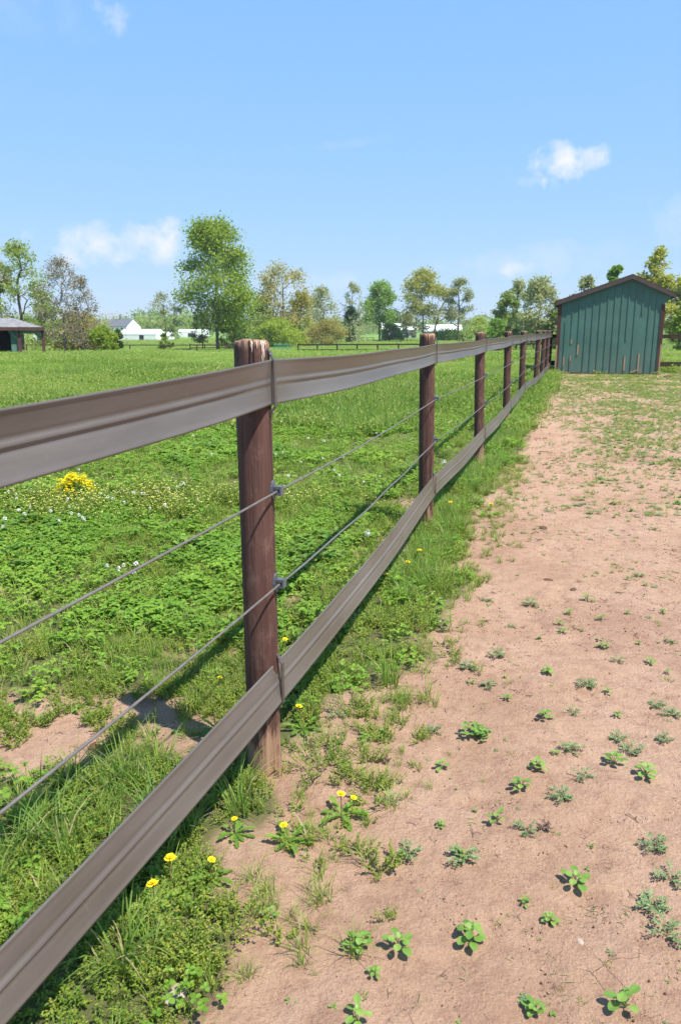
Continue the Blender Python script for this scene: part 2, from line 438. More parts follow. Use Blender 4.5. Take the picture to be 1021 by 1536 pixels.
M['gate_green'] = plain('green_gate_paint', (.03, .20, .12), .5, .4, .15, 4)
M['bark'] = bark_mat('grey_brown_bark', (.12, .095, .075)); M['bark_pale'] = bark_mat('pale_twig_bark', (.23, .195, .165)); M['bark_dark'] = bark_mat('dark_bark', (.065, .05, .04))
M['clod'] = plain('dark_earth_clod', (.11, .06, .04), .95, .1, .4, 60)
M['crumb'] = plain('dry_earth_crumb', (.33, .20, .14), .95, .1, .4, 60)
M['stone'] = plain('pale_stone', (.33, .27, .22), .9, .2, .25, 60)
M['deadleaf'] = plain('dead_leaf', (.13, .085, .065), .8, .2, .3, 40)
M['yellow'] = plain('yellow_petals', (.86, .62, .01), .6, .2, .12, 200)
M['yellow2'] = plain('mustard_petals', (.80, .66, .01), .6, .2, .15, 90)
M['white_petal'] = plain('white_clover_petals', (.80, .78, .72), .7, .2, .1, 200)
M['pale_bloom'] = plain('pale_yellow_petals', (.58, .56, .17), .7, .2, .2, 90)
M['puff'] = plain('dandelion_seed_down', (.62, .62, .60), .9, .1, .1, 200)
M['stem'] = plain('green_stem', (.10, .19, .04), .6, .3, .2, 40)
M['stem_red'] = plain('reddish_stem', (.19, .12, .06), .6, .3, .2, 40)
# low plants
M['clover'] = leaf_mat('clover_leaf', [(0.11, 0.247, 0.029), (0.196, 0.37, 0.043), (0.287, 0.469, 0.059), (0.427, 0.544, 0.082)], 0.55, .48, .3, 'island', .9)
M['grass'] = leaf_mat('grass_blade', [(0.142, 0.255, 0.035), (0.229, 0.357, 0.055), (0.339, 0.445, 0.076), (0.524, 0.494, 0.135)], 0.55, .5, .3, 'island', .7)
M['grass_deep'] = leaf_mat('deep_green_grass_blade', [(0.104, 0.226, 0.042), (0.174, 0.307, 0.055), (0.277, 0.379, 0.077)], 0.55, .5, .3)
M['fine'] = leaf_mat('fine_yellow_green_weed', [(0.147, 0.243, 0.031), (0.248, 0.35, 0.042), (0.378, 0.429, 0.065), (0.481, 0.414, 0.114)], 0.55, .5, .25)
M['straw'] = leaf_mat('dry_grass_blade', [(.24, .22, .09), (.36, .31, .15), (.42, .36, .2)], .3, .6, .2)
M['broad'] = leaf_mat('broadleaf', [(0.129, 0.261, 0.035), (0.211, 0.372, 0.054), (0.329, 0.459, 0.079)], 0.55, .42, .4)
M['seedling'] = leaf_mat('pale_green_seedling_leaf', [(.13, .25, .045), (.20, .34, .065), (.28, .40, .10)], .38, .45, .35)
M['greyweed'] = leaf_mat('grey_green_weed_leaf', [(.11, .19, .075), (.16, .25, .10), (.22, .30, .13)], .3, .5, .3)
M['far_grass'] = leaf_mat('meadow_grass', [(0.107, 0.212, 0.037), (0.18, 0.302, 0.053), (0.266, 0.375, 0.075), (0.388, 0.417, 0.133), (0.489, 0.435, 0.193)], 0.5, .55, .2, 'island', .16)
# tree crowns
M['leaf_bright'] = leaf_mat('bright_spring_leaf', [(0.237, 0.325, 0.044), (0.392, 0.491, 0.06), (0.579, 0.62, 0.101)], 0.6, .5, .25)
M['leaf_mid'] = leaf_mat('mid_green_leaf', [(0.221, 0.289, 0.08), (0.324, 0.404, 0.109), (0.461, 0.519, 0.158)], 0.6, .5, .25)
M['leaf_green'] = leaf_mat('fresh_green_leaf', [(0.161, 0.297, 0.058), (0.255, 0.419, 0.08), (0.374, 0.533, 0.122)], 0.6, .5, .25)
M['leaf_olive'] = leaf_mat('olive_budding_leaf', [(0.324, 0.267, 0.086), (0.461, 0.375, 0.115), (0.6, 0.476, 0.158)], 0.6, .5, .2)
M['leaf_gold'] = leaf_mat('yellow_green_catkin_leaf', [(0.34, 0.333, 0.064), (0.527, 0.476, 0.094), (0.6, 0.577, 0.158)], 0.6, .5, .2)
M['leaf_pale'] = leaf_mat('pale_grey_green_leaf', [(0.324, 0.338, 0.172), (0.443, 0.447, 0.231), (0.579, 0.556, 0.302)], 0.6, .5, .2)
M['leaf_bud'] = leaf_mat('reddish_bud', [(.20, .145, .10), (.26, .20, .13), (.32, .27, .17)], .3, .6, .2)
M['leaf_dark'] = leaf_mat('dark_evergreen_needle', [(.022, .065, .02), (.04, .10, .028), (.065, .14, .035)], .25, .5, .25)

# ------------------------------------------------------------------ ground, one sheet
def build_ground():
    ys = [-6.0, -4, -2.5, -1.5, -.9, -.5, -.2, .05, .25, .4]; y = .55
    while y < 1300: ys.append(y); y += max(.024, .0125*y)
    ys.append(1400.0)
    xp = [0.0]; x = 0.0
    while x < 1100: x += max(.024, .021*x); xp.append(x)
    xp.append(1200.0)
    xs = [-v for v in xp[:0:-1]] + xp
    X, Y = np.meshgrid(np.array(xs), np.array(ys))
    Z = terrain(X, Y) + zmicro(X, Y); B = dirt_mask(X, Y)
    d = np.hypot(X, Y)
    Z = Z + B*(1-sstep(5, 10, d))*.016*(fbm(X*17, Y*17, 61, 3)-.5)
    ny, nx = X.shape
    V = np.stack((X, Y, Z), -1).reshape(-1, 3)
    me = bpy.data.meshes.new('ground')
    i = np.arange(ny*nx).reshape(ny, nx)
    F = np.stack((i[:-1, :-1], i[:-1, 1:], i[1:, 1:], i[1:, :-1]), -1).reshape(-1, 4)
    me.vertices.add(len(V)); me.vertices.foreach_set('co', V.ravel())
    me.loops.add(F.size); me.loops.foreach_set('vertex_index', F.ravel().astype(np.int32))
    me.polygons.add(len(F)); me.polygons.foreach_set('loop_start', np.arange(0, F.size, 4, dtype=np.int32))
    me.polygons.foreach_set('loop_total', np.full(len(F), 4, dtype=np.int32))
    me.polygons.foreach_set('use_smooth', np.ones(len(F), dtype=bool))
    me.update(calc_edges=True); me.validate()
    a = me.attributes.new('bare', 'FLOAT', 'POINT'); a.data.foreach_set('value', B.ravel().astype(np.float32))
    me.materials.append(M['ground'])
    o = bpy.data.objects.new('ground', me); COL.objects.link(o)
    o['kind'] = 'structure'; o['label'] = 'pinkish bare earth of the paddock running into green pasture'; o['category'] = 'ground'
    return o
build_ground()

# ------------------------------------------------------------------ near fence
def post_bm(seed=0, top=1.418, r=.0545):
    mb = MB(); n = 28; rng = random.Random(seed)
    ph = [rng.random()*6.28 for _ in range(4)]
    zs = [-.25, -.02, .02, .08, .2, .4, .6, .8, 1.0, 1.15, 1.28, 1.36, top-.022, top-.010, top-.003, top]
    rings = []
    for z in zs:
        k = 1.0
        if z > top-.012: k = 1 - .11*((z-(top-.012))/.012)**2
        ring = []
        for j in range(n):
            a = 2*pi*j/n
            rr = r*k*(1 + .02*sin(a*2+ph[0]+z*1.3) + .014*sin(a*3+ph[1]-z*2.1) + .012*sin(a*5+ph[2]+z*5) + .006*sin(z*9+ph[3]))
            if z < .1: rr *= 1 + .05*(.1-max(z, 0))/.1
            zz = z + (.0035*sin(a*2+ph[1]) + .002*sin(a*5+ph[2]) if z > top-.02 else 0)
            ring.append(len(mb.v)); mb.v.append((rr*cos(a), rr*sin(a), zz))
        rings.append(ring)
    for q in range(len(rings)-1):
        for j in range(n):
            mb.f.append((rings[q][j], rings[q][(j+1) % n], rings[q+1][(j+1) % n], rings[q+1][j])); mb.m.append(0)
    # end grain
    c = len(mb.v); mb.v.append((0, 0, top+.003))
    for j in range(n): mb.f.append((rings[-1][j], rings[-1][(j+1) % n], c)); mb.m.append(0)
    return mb
RAIL_Z = (1.290, .318); WIRE_Z = (.962, .661)
def clip_bm(z):
    """post insulator: oval back plate, square body and a jaw round the wire (local +x is off the face of the post)"""
    mb = MB(); x0 = .0545
    n = 14
    for (dx, w, h) in ((0, .017, .034),):
        ring0 = []; ring1 = []
        for j in range(n):
            a = 2*pi*j/n
            yy = w*cos(a); zz = h*sin(a)
            ring0.append((x0-.006, yy, z+zz)); ring1.append((x0+.006, yy*.92, z+zz*.95))
        b = len(mb.v); mb.v += ring0 + ring1
        for j in range(n): mb.f.append((b+j, b+(j+1) % n, b+n+(j+1) % n, b+n+j)); mb.m.append(0)
        mb.f.append(tuple(b+n+j for j in range(n))); mb.m.append(0)
    mb.box((x0+.011, 0, z), (.007, .012, .013))
    mb.box((x0+.020, 0, z+.0095), (.009, .013, .0045)); mb.box((x0+.020, 0, z-.0095), (.009, .013, .0045))
    mb.box((x0+.0305, 0, z), (.0025, .013, .014))
    return mb
def strap_bm(z):
    """flat strap that pins the rail to the post, kicked in to the post above and below"""
    mb = MB(); w = .0095; x0 = .0545
    pr = [(x0-.008, z+.106), (x0+.004, z+.098), (x0+.010, z+.082), (x0+.0195, z+.070), (x0+.0195, z-.070), (x0+.010, z-.080), (x0+.004, z-.094), (x0-.008, z-.100)]
    th = .004
    b = len(mb.v)
    for (x, zz) in pr:
        for (dx, sy) in ((0, -1), (0, 1), (-th, 1), (-th, -1)): mb.v.append((x+dx, sy*w, zz))
    for k in range(len(pr)-1):
        for j in range(4): mb.f.append((b+k*4+j, b+k*4+(j+1) % 4, b+(k+1)*4+(j+1) % 4, b+(k+1)*4+j)); mb.m.append(0)
    mb.f.append((b, b+1, b+2, b+3)); e = b+(len(pr)-1)*4; mb.f.append((e+3, e+2, e+1, e)); mb.m += [0, 0]
    for zz in (z+.087, z-.085):
        mb.tube([(x0+.002, 0, zz), (x0+.011, 0, zz)], .006, 8, 1)
    return mb

# post feet read off the photograph
POSTS = []
base_px = [(398, 1150), (638, 790), (717, 694), (758, 639), (781, 604)]
for (px, py) in base_px:
    x, y, z = at(px, py); POSTS.append((x, y))
for k, D in enumerate((19.1, 22.2, 25.4, 28.4)):
    s_ = (D - P1[1])/FD[1]; POSTS.append(xy(s_, .02 if k < 3 else .0))
fence = empty('horse_fence', (POSTS[0][0], POSTS[0][1], 0), 0, 'brown paddock fence of round posts, flat rails and wires receding to the green shed', 'fence')
fence_inv = Vector(fence.location)
def in_fence(x, y, z): return (x-fence_inv.x, y-fence_inv.y, z-fence_inv.z)
proto_post = None
tilts = [(-.004, -.010), (.004, -.015), (-.006, -.026), (0, -.020), (.008, -.018), (-.004, 0), (.005, .004), (0, 0), (0, 0)]
for i, (x, y) in enumerate(POSTS):
    if i == 0:
        p = post_bm(3).build('post', M['post'], fence, True)
        for z in RAIL_Z: strap_bm(z).build('rail_strap', [M['strap'], M['steel']], p)
        for z in WIRE_Z: clip_bm(z).build('wire_clip', M['clip'], p)
        proto_post = p
    else:
        p = copy_tree(proto_post, fence)
        if i in (1, 2, 3): p.data = post_bm(3+i).mesh('post', M['post'], True)
    p.location = in_fence(x, y, float(terrain(x, y)))
    p.rotation_euler = (tilts[i][0], tilts[i][1], -AZ)
    if i >= 4: p.scale = (1.08, 1.08, 1.0)
def streaks():
    """splintered, bleached streaks running down from the top of the nearest post"""
    mb = MB(); rng = random.Random(12)
    for (a0, w, h) in ((-28, 4, .062), (-34, 2.5, .085), (-66, 4, .034), (-20, 2.5, .03), (-50, 2, .025)):
        n = 7; L = []; Rr = []
        for k in range(n+1):
            f = k/n; z = 1.4175 - h*f; c = radians(a0 + rng.uniform(-1.5, 1.5)); hw = radians(w*(1-f**1.5)*rng.uniform(.6, 1.1)) + .004
            q = .0545*1.032 + .0012 - (.010*(1-f*h/.012) if f*h < .012 else 0)*.55
            L.append((q*cos(c-hw), q*sin(c-hw), z)); Rr.append((q*cos(c+hw), q*sin(c+hw), z))
        mb.add(L+Rr, [(k, n+1+k, n+2+k, k+1) for k in range(n)])
    mb.build('bleached_streak', M['streak'], proto_post)
streaks()
proto_post['label'] = 'nearest round post with a pale splintered top'
# the corner post is plain and dark
# lines run past post after post, on the paddock face, and leave the picture beside the camera
def line_points(off, z):
    P = [np.array(p) + FN*(off + z*tl[1]) - FD*z*tl[0] for p, tl in zip(POSTS, tilts)]
    first = P[0] - np.array((sin(radians(20.8)), cos(radians(20.8))))*3.4
    return [first] + P
def catmull(P, n):
    out = []
    for i in range(len(P)-1):
        p0 = P[max(i-1, 0)]; p1 = P[i]; p2 = P[i+1]; p3 = P[min(i+2, len(P)-1)]
        for k in range(n):
            t = k/n
            lin = p1*(1-t)+p2*t
            cr = .5*((2*p1)+(-p0+p2)*t+(2*p0-5*p1+4*p2-p3)*t*t+(-p0+3*p1-3*p2+p3)*t**3)
            out.append((lin*.65+cr*.35, i, t))
    out.append((P[-1], len(P)-2, 1.0)); return out
def rail_bm(zc, cup, sag, seed, lean=0.0):
    """flexible rail: beaded edges, a bead along the middle, hollow between, sagging and twisting a little between posts"""
    mb = MB(); rng = random.Random(seed)
    H = .0675
    prof = []
    for k in range(25):
        w = -1 + 2*k/24
        bead = .0055*math.exp(-(w/.075)**2) + .0036*math.exp(-((abs(w)-.96)/.05)**2) - .0018*math.exp(-((abs(w)-.17)/.06)**2)
        prof.append((w*H, bead, w))
    pts = catmull(line_points(.0600, zc), 44)
    zoff = [rng.uniform(-.006, .006) for _ in range(12)]
    tw = [rng.uniform(-.05, .05) for _ in range(12)]
    rows = []
    n = len(prof)
    for q, (p, i, t) in enumerate(pts):
        a = pts[max(q-1, 0)][0]; b = pts[min(q+1, len(pts)-1)][0]
        d = (b-a)/np.linalg.norm(b-a); nr = np.array((d[1], -d[0]))
        g0 = terrain(p[0], p[1])
        e = sin(pi*t)
        sg = -sag*e*(1 if i > 0 else 1.0) + zoff[i]*(1-t) + zoff[i+1]*t + .0035*sin(t*9.1+seed+i)*e
        twist = tw[i]*e + .02*sin(5*t+i)
        bulge = .008*e; pin = min(1.0, min(t, 1-t)*11)**.8
        row = []
        if i == 0: sg -= .12*(1-t)
        for (w, bd, wn) in prof:
            c = cup*(abs(wn)**1.3)*(.25+.75*pin)
            o = bd*(.5+.5*pin) + c + w*(twist*pin + lean) + bulge
            row.append((p[0]+nr[0]*o, p[1]+nr[1]*o, g0+zc+sg+w))
        back = [(x-nr[0]*.004, y-nr[1]*.004, z) for (x, y, z) in row[::-1]]
        rows.append(row+back)
    m_ = 2*n
    for r in rows: mb.v.extend([in_fence(*map(float, v)) for v in r])
    for q in range(len(rows)-1):
        for j in range(m_): mb.f.append((q*m_+j, q*m_+(j+1) % m_, (q+1)*m_+(j+1) % m_, (q+1)*m_+j)); mb.m.append(0)
    mb.f.append(tuple(range(m_))); mb.f.append(tuple((len(rows)-1)*m_+j for j in range(m_))[::-1]); mb.m += [0, 0]
    return mb
rail_bm(RAIL_Z[0], .015, .010, 2, .04).build('flat_rail', M['tape'], fence, True)
rail_bm(RAIL_Z[1], .0015, .012, 5, -.16).build('flat_rail', M['tape'], fence, True)
def wire_bm(zc, sag, seed, wob):
    mb = MB(); pts = catmull(line_points(.0545+.0195, zc), 34); P = []
    for (p, i, t) in pts:
        e = sin(pi*t); P.append(in_fence(p[0], p[1], float(terrain(p[0], p[1]))+zc - sag*e - (.12*(1-t) if i == 0 else 0) + wob*sin(t*21+seed)*e*(i == 1) ))
    mb.tube(P, .0036, 8); return mb
wire_bm(WIRE_Z[0], .010, 1, .0).build('wire', M['wire'], fence, True)
wire_bm(WIRE_Z[1], .018, 4, .0045).build('wire', M['wire'], fence, True)

# ------------------------------------------------------------------ corner: fence running on behind the shed to the right
def side_fence():
    c = np.array(POSTS[-1]) + FD*.28
    root = empty('cross_fence', (c[0], c[1], float(terrain(*c))), 0, 'dark brown fence with flat rails running behind the green shed', 'fence')
    R = root.location
    mb = MB()
    pts = [c + FN*k*3.0 for k in range(0, 7)]
    for k, p in enumerate(pts):
        z = float(terrain(p[0], p[1]))
        q = MB(); q.tube([(p[0]-R.x, p[1]-R.y, z-R.z-.2), (p[0]-R.x, p[1]-R.y, z-R.z+1.37)], [.06, .058], 12); q.build('post', M['far_rail'], root, True)
    for (zc, h) in ((1.24, .135), (.30, .16)):
        q = MB(); a, b = pts[0]-FD*.07, pts[-1]-FD*.07
        q.beam((a[0]-R.x, a[1]-R.y, zc), (b[0]-R.x, b[1]-R.y, zc), .02, h); q.build('flat_rail', M['far_rail'], root)
    for zc in (.66, .95):
        q = MB(); a, b = pts[0]-FD*.08, pts[-1]-FD*.08
        q.tube([(a[0]-R.x, a[1]-R.y, zc), (b[0]-R.x, b[1]-R.y, zc)], .006, 6); q.build('wire', M['wire'], root)
side_fence()

# ------------------------------------------------------------------ green shed
def green_shed():
    L = np.array((7.34, 26.9)); W = 3.20; DEP = 4.2
    g = 0.0
    root = empty('shed', (L[0], L[1], g), -AZ, 'dark green board and batten shed with a lopsided gable roof and peeling brown trim', 'shed')
    # local frame: +x along the front to the right, +y away from the camera, z up
    PK = 2.17; ZP = 3.14; ZL = 2.32; ZR = 2.54; EL = -.17; ER = 3.49
    kl = (ZP-ZL)/(PK-EL); kr = (ZP-ZR)/(ER-PK)
    def zr(x): return ZP - kl*(PK-x) if x < PK else ZP - kr*(x-PK)
    def top(x): return zr(x)-.02
    # front and back walls as solid slabs with the gable outline, boarded out to the eave on the right
    rng = random.Random(4)
    seams = [.0]; x = .0
    def wall(y0, y1, front):
        mb = MB()
        out = [(0, -.15), (W, -.15), (W, zr(W)-.42), (ER-.06, zr(ER-.06)-.10), (ER-.06, top(ER-.06)), (PK, top(PK)), (0, top(0))]
        a = [(px, y0, pz) for px, pz in out]; b = [(px, y1, pz) for px, pz in out]; n = len(out)
        mb.add(a+b, [tuple(range(n)), tuple(range(2*n-1, n-1, -1))] + [(i, n+i, n+(i+1) % n, (i+1) % n)[::-1] for i in range(n)])
        return mb
    w = wall(0, .04, True)
    # battens: thin strips over the seams; some broken off, some with the paint gone
    xs = [.19, .39, .58, .83, 1.04, 1.25, 1.46, 1.68, 1.89, 2.10, 2.34, 2.55, 2.78, 3.06]
    xs = [.195 + .2155*k + rng.uniform(-.012, .012) for k in range(14)]
    worn = {0: [(.22, .55)], 1: [(.42, .58), (.98, 1.12)], 2: [(.62, .95)], 4: [], 9: [(.12, .58)], 11: [(.05, .66)], 12: []}
    gone = {1: [(.58, .98)], 2: [(-.1, .6)], 9: [(.62, 1.08), (-.1, .12)], 11: [(.68, 1.9)], 0: [(1.7, 1.9)]}
    for k, bx in enumerate(xs):
        if bx > W-.08: continue
        cuts = sorted(worn.get(k, []) + gone.get(k, []))
        z = -.02; zt = top(bx)-.01; segs = []
        for (a, b) in cuts:
            if a > z: segs.append((z, a, 0))
            if (a, b) in worn.get(k, []): segs.append((a, b, 1))
            z = b
        segs.append((z, zt, 0))
        for (a, b, mi) in segs:
            w.box2((bx-.021+rng.uniform(-.002, .002), -.019, a), (bx+.021, .0005, b), mi)
            if mi == 0 and rng.random() < .7:         # batten edges weathered pale where it stops
                pass
    w.build('front_wall', [M['green_board'], M['tan_wood']], root)
    wb = wall(DEP-.04, DEP, False); wb.build('back_wall', [M['green_board']], root)
    s = MB(); s.box2((.002, .0405, -.1), (.042, DEP-.0405, top(.042)-.03)); s.build('side_wall', M['green_board'], root)
    s = MB(); s.box2((W-.042, .0405, -.1), (W-.002, DEP-.0405, zr(W)-.44)); s.build('side_wall', M['green_board'], root)
    # corner boards
    for (x0, x1, zt) in ((-.085, .03, top(-.02)-.06), (W-.075, W+.035, zr(W)-.43)):
        t = MB(); t.box2((x0, -.024, -.06), (x1, .010, .52), 1 if False else 0); t.box2((x0, -.0235, .521), (x1, .010, zt), 0)
        # bare strips gnawed and rubbed on the outer edge
        rr = random.Random(int(x0*100)+9)
        t.box2((x1-.045 if x0 > 0 else x0-.003, -.027, .02), (x1+.003 if x0 > 0 else x0+.05, -.0235, rr.uniform(.9, 1.15)), 1)
        t.build('corner_board', [M['trim'], M['tan_wood']], root)
    # sill board at the foot
    t = MB(); t.box2((-.05, -.018, -.12), (W+.02, .0, .035)); t.build('sill_board', M['trim'], root)
    # roof: two slabs with shingles, fascia on the front rake
    for nm, (xa, xb) in (('roof', (EL, PK)), ('roof', (PK, ER))):
        r = MB(); o = .10
        za, zb = zr(xa), zr(xb); th = .05
        vs = [(xa, -o, za), (xb, -o, zb), (xb, DEP+o, zb), (xa, DEP+o, za)]
        vs += [(x, y, z+th) for x, y, z in vs]
        r.add(vs, [(0,3,2,1), (4,5,6,7), (0,1,5,4), (1,2,6,5), (2,3,7,6), (3,0,4,7)])
        r.build('roof', M['roof_dark'], root)
        f = MB(); o2 = o+.004
        h = .125
        pts = [(xa, za), (xb, zb)]
        vs = [(xa, -o2-.022, za-h+.02), (xb, -o2-.022, zb-h+.02), (xb, -o2-.022, zb+.02), (xa, -o2-.022, za+.02)]
        vs += [(x, y+.022, z) for x, y, z in vs]
        f.add(vs, [(0,1,2,3), (7,6,5,4), (0,4,5,1), (1,5,6,2), (2,6,7,3), (3,7,4,0)])
        f.build('fascia', M['fascia'], root)
        e = MB()
        xe = xa if xa == EL else xb
        ze = zr(xe)
        e.box2((xe-.02 if xe == EL else xe-.003, -o, ze-.11), (xe+.003 if xe == EL else xe+.02, DEP+o, ze-.004)); e.build('fascia', M['fascia'], root)
    # broken batten end hanging near the foot on the right
    t = MB(); t.beam((2.33, -.04, .06), (2.60, -.045, .16), .02, .04); t.build('broken_batten', M['tan_wood'], root)
    return root
green_shed()

# ------------------------------------------------------------------ far run-in shed, left
def run_in_shed():
    D = 68.0
    gx = xat(66, D); z0 = float(terrain(gx, D))
    root = empty('run_in_shed', (gx, D, z0), radians(20), 'open fronted teal run-in shed with grey shingle roof and braced posts at far left', 'shed')
    # local: x to the left is negative; right eave edge at x=0.1
    e = zat(491, D) - z0; r = zat(477, D) - z0
    wl = 12.0
    b = MB(); x1 = xat(29, D)-gx
    # body: back and sides; the shade inside is a near-black sheet before the back wall
    b.box2((-wl, .2, -.1), (-wl+.15, 4.4, e)); b.box2((x1-.45, .2, -.1), (x1, 4.4, e)); b.box2((-wl, 4.25, -.1), (x1, 4.4, e-.003))
    b.build('wall', M['green_board'], root)
    b = MB(); b.box2((-wl+.2, 4.1, -.05), (x1-.5, 4.2, e-.1)); b.build('inner_lining', M['dark_in'], root)  # dark sheet painted for shade, not a real lining
    b = MB(); b.box2((-wl+.2, .4, .0), (x1-.5, 4.1, .05)); b.build('earth_floor', M['clod'], root)
    # hipped roof with a porch end on the right
    b = MB(); o = .1
    vs = [(-wl, -.3, e), (o, -.3, e), (o, 4.7, e), (-wl, 4.7, e), (-wl, 2.2, r), (x1-.1, 2.2, r)]
    b.add(vs, [(0,1,5,4), (1,2,5), (2,3,4,5), (3,0,4), (3,2,1,0)]); b.build('roof', M['roof_grey'], root)
    b = MB(); b.box2((-wl, -.34, e-.26), (o+.04, -.302, e+.02)); b.box2((o+.002, -.302, e-.26), (o+.04, 4.7, e+.02)); b.build('fascia', M['trim'], root)
    for px in (33, 66):
        x = xat(px, D)-gx
        b = MB(); b.box2((x-.13, -.05, -.1), (x+.13, .2, e-.26)); p = b.build('porch_post', M['trim'], root)
        b = MB(); b.beam((x-.05, .08, e-1.05), (x-.75, .08, e-.28), .12, .2); b.build('knee_brace', M['green_board'], root)
    b = MB(); b.box2((x1+.02, -.02, e-.52), (0, .17, e-.262)); b.build('porch_beam', M['green_board'], root)
run_in_shed()

# ------------------------------------------------------------------ far buildings
def gable(mb, x0, x1, y0, y1, ze, zr_, axis='x', over=.3, mi=0, th=.15):
    """gable roof slab with the ridge along an axis"""
    if axis == 'x':
        ym = (y0+y1)/2
        for (ya, yb) in ((y0-over, ym), (ym, y1+over)):
            za, zb = (ze, zr_) if ya < ym else (zr_, ze)
            if ya < ym: za = ze - (zr_-ze)*over/(ym-y0)
            else: zb = ze - (zr_-ze)*over/(ym-y0)
            vs = [(x0-over, ya, za), (x1+over, ya, za), (x1+over, yb, zb), (x0-over, yb, zb)]
            vs += [(x, y, z+th) for x, y, z in vs]
            mb.add(vs, [(0,3,2,1), (4,5,6,7), (0,1,5,4), (1,2,6,5), (2,3,7,6), (3,0,4,7)], mi)
    else:
        xm = (x0+x1)/2
        for (xa, xb) in ((x0-over, xm), (xm, x1+over)):
            za, zb = (ze, zr_) if xa < xm else (zr_, ze)
            if xa < xm: za = ze - (zr_-ze)*over/(xm-x0)
            else: zb = ze - (zr_-ze)*over/(xm-x0)
            vs = [(xa, y0-over, za), (xb, y0-over, zb), (xb, y1+over, zb), (xa, y1+over, za)]
            vs += [(x, y, z+th) for x, y, z in vs]
            mb.add(vs, [(0,3,2,1), (4,5,6,7), (0,1,5,4), (1,2,6,5), (2,3,7,6), (3,0,4,7)], mi)
def gable_wall(mb, x0, x1, y0, y1, ze, zr_, axis='x', z0=-.5, mi=0):
    if axis == 'x':
        ym = (y0+y1)/2; o = [(y0, z0), (y1, z0), (y1, ze), (ym, zr_), (y0, ze)]
        a = [(x0, p, q) for p, q in o]; b = [(x1, p, q) for p, q in o]
    else:
        xm = (x0+x1)/2; o = [(x0, z0), (x1, z0), (x1, ze), (xm, zr_), (x0, ze)]
        a = [(p, y0, q) for p, q in o]; b = [(p, y1, q) for p, q in o]
    n = 5
    fs = [tuple(range(n)), tuple(range(2*n-1, n-1, -1))] + [(i, n+i, n+(i+1) % n, (i+1) % n)[::-1] for i in range(n)]
    mb.add(a+b, fs, mi)
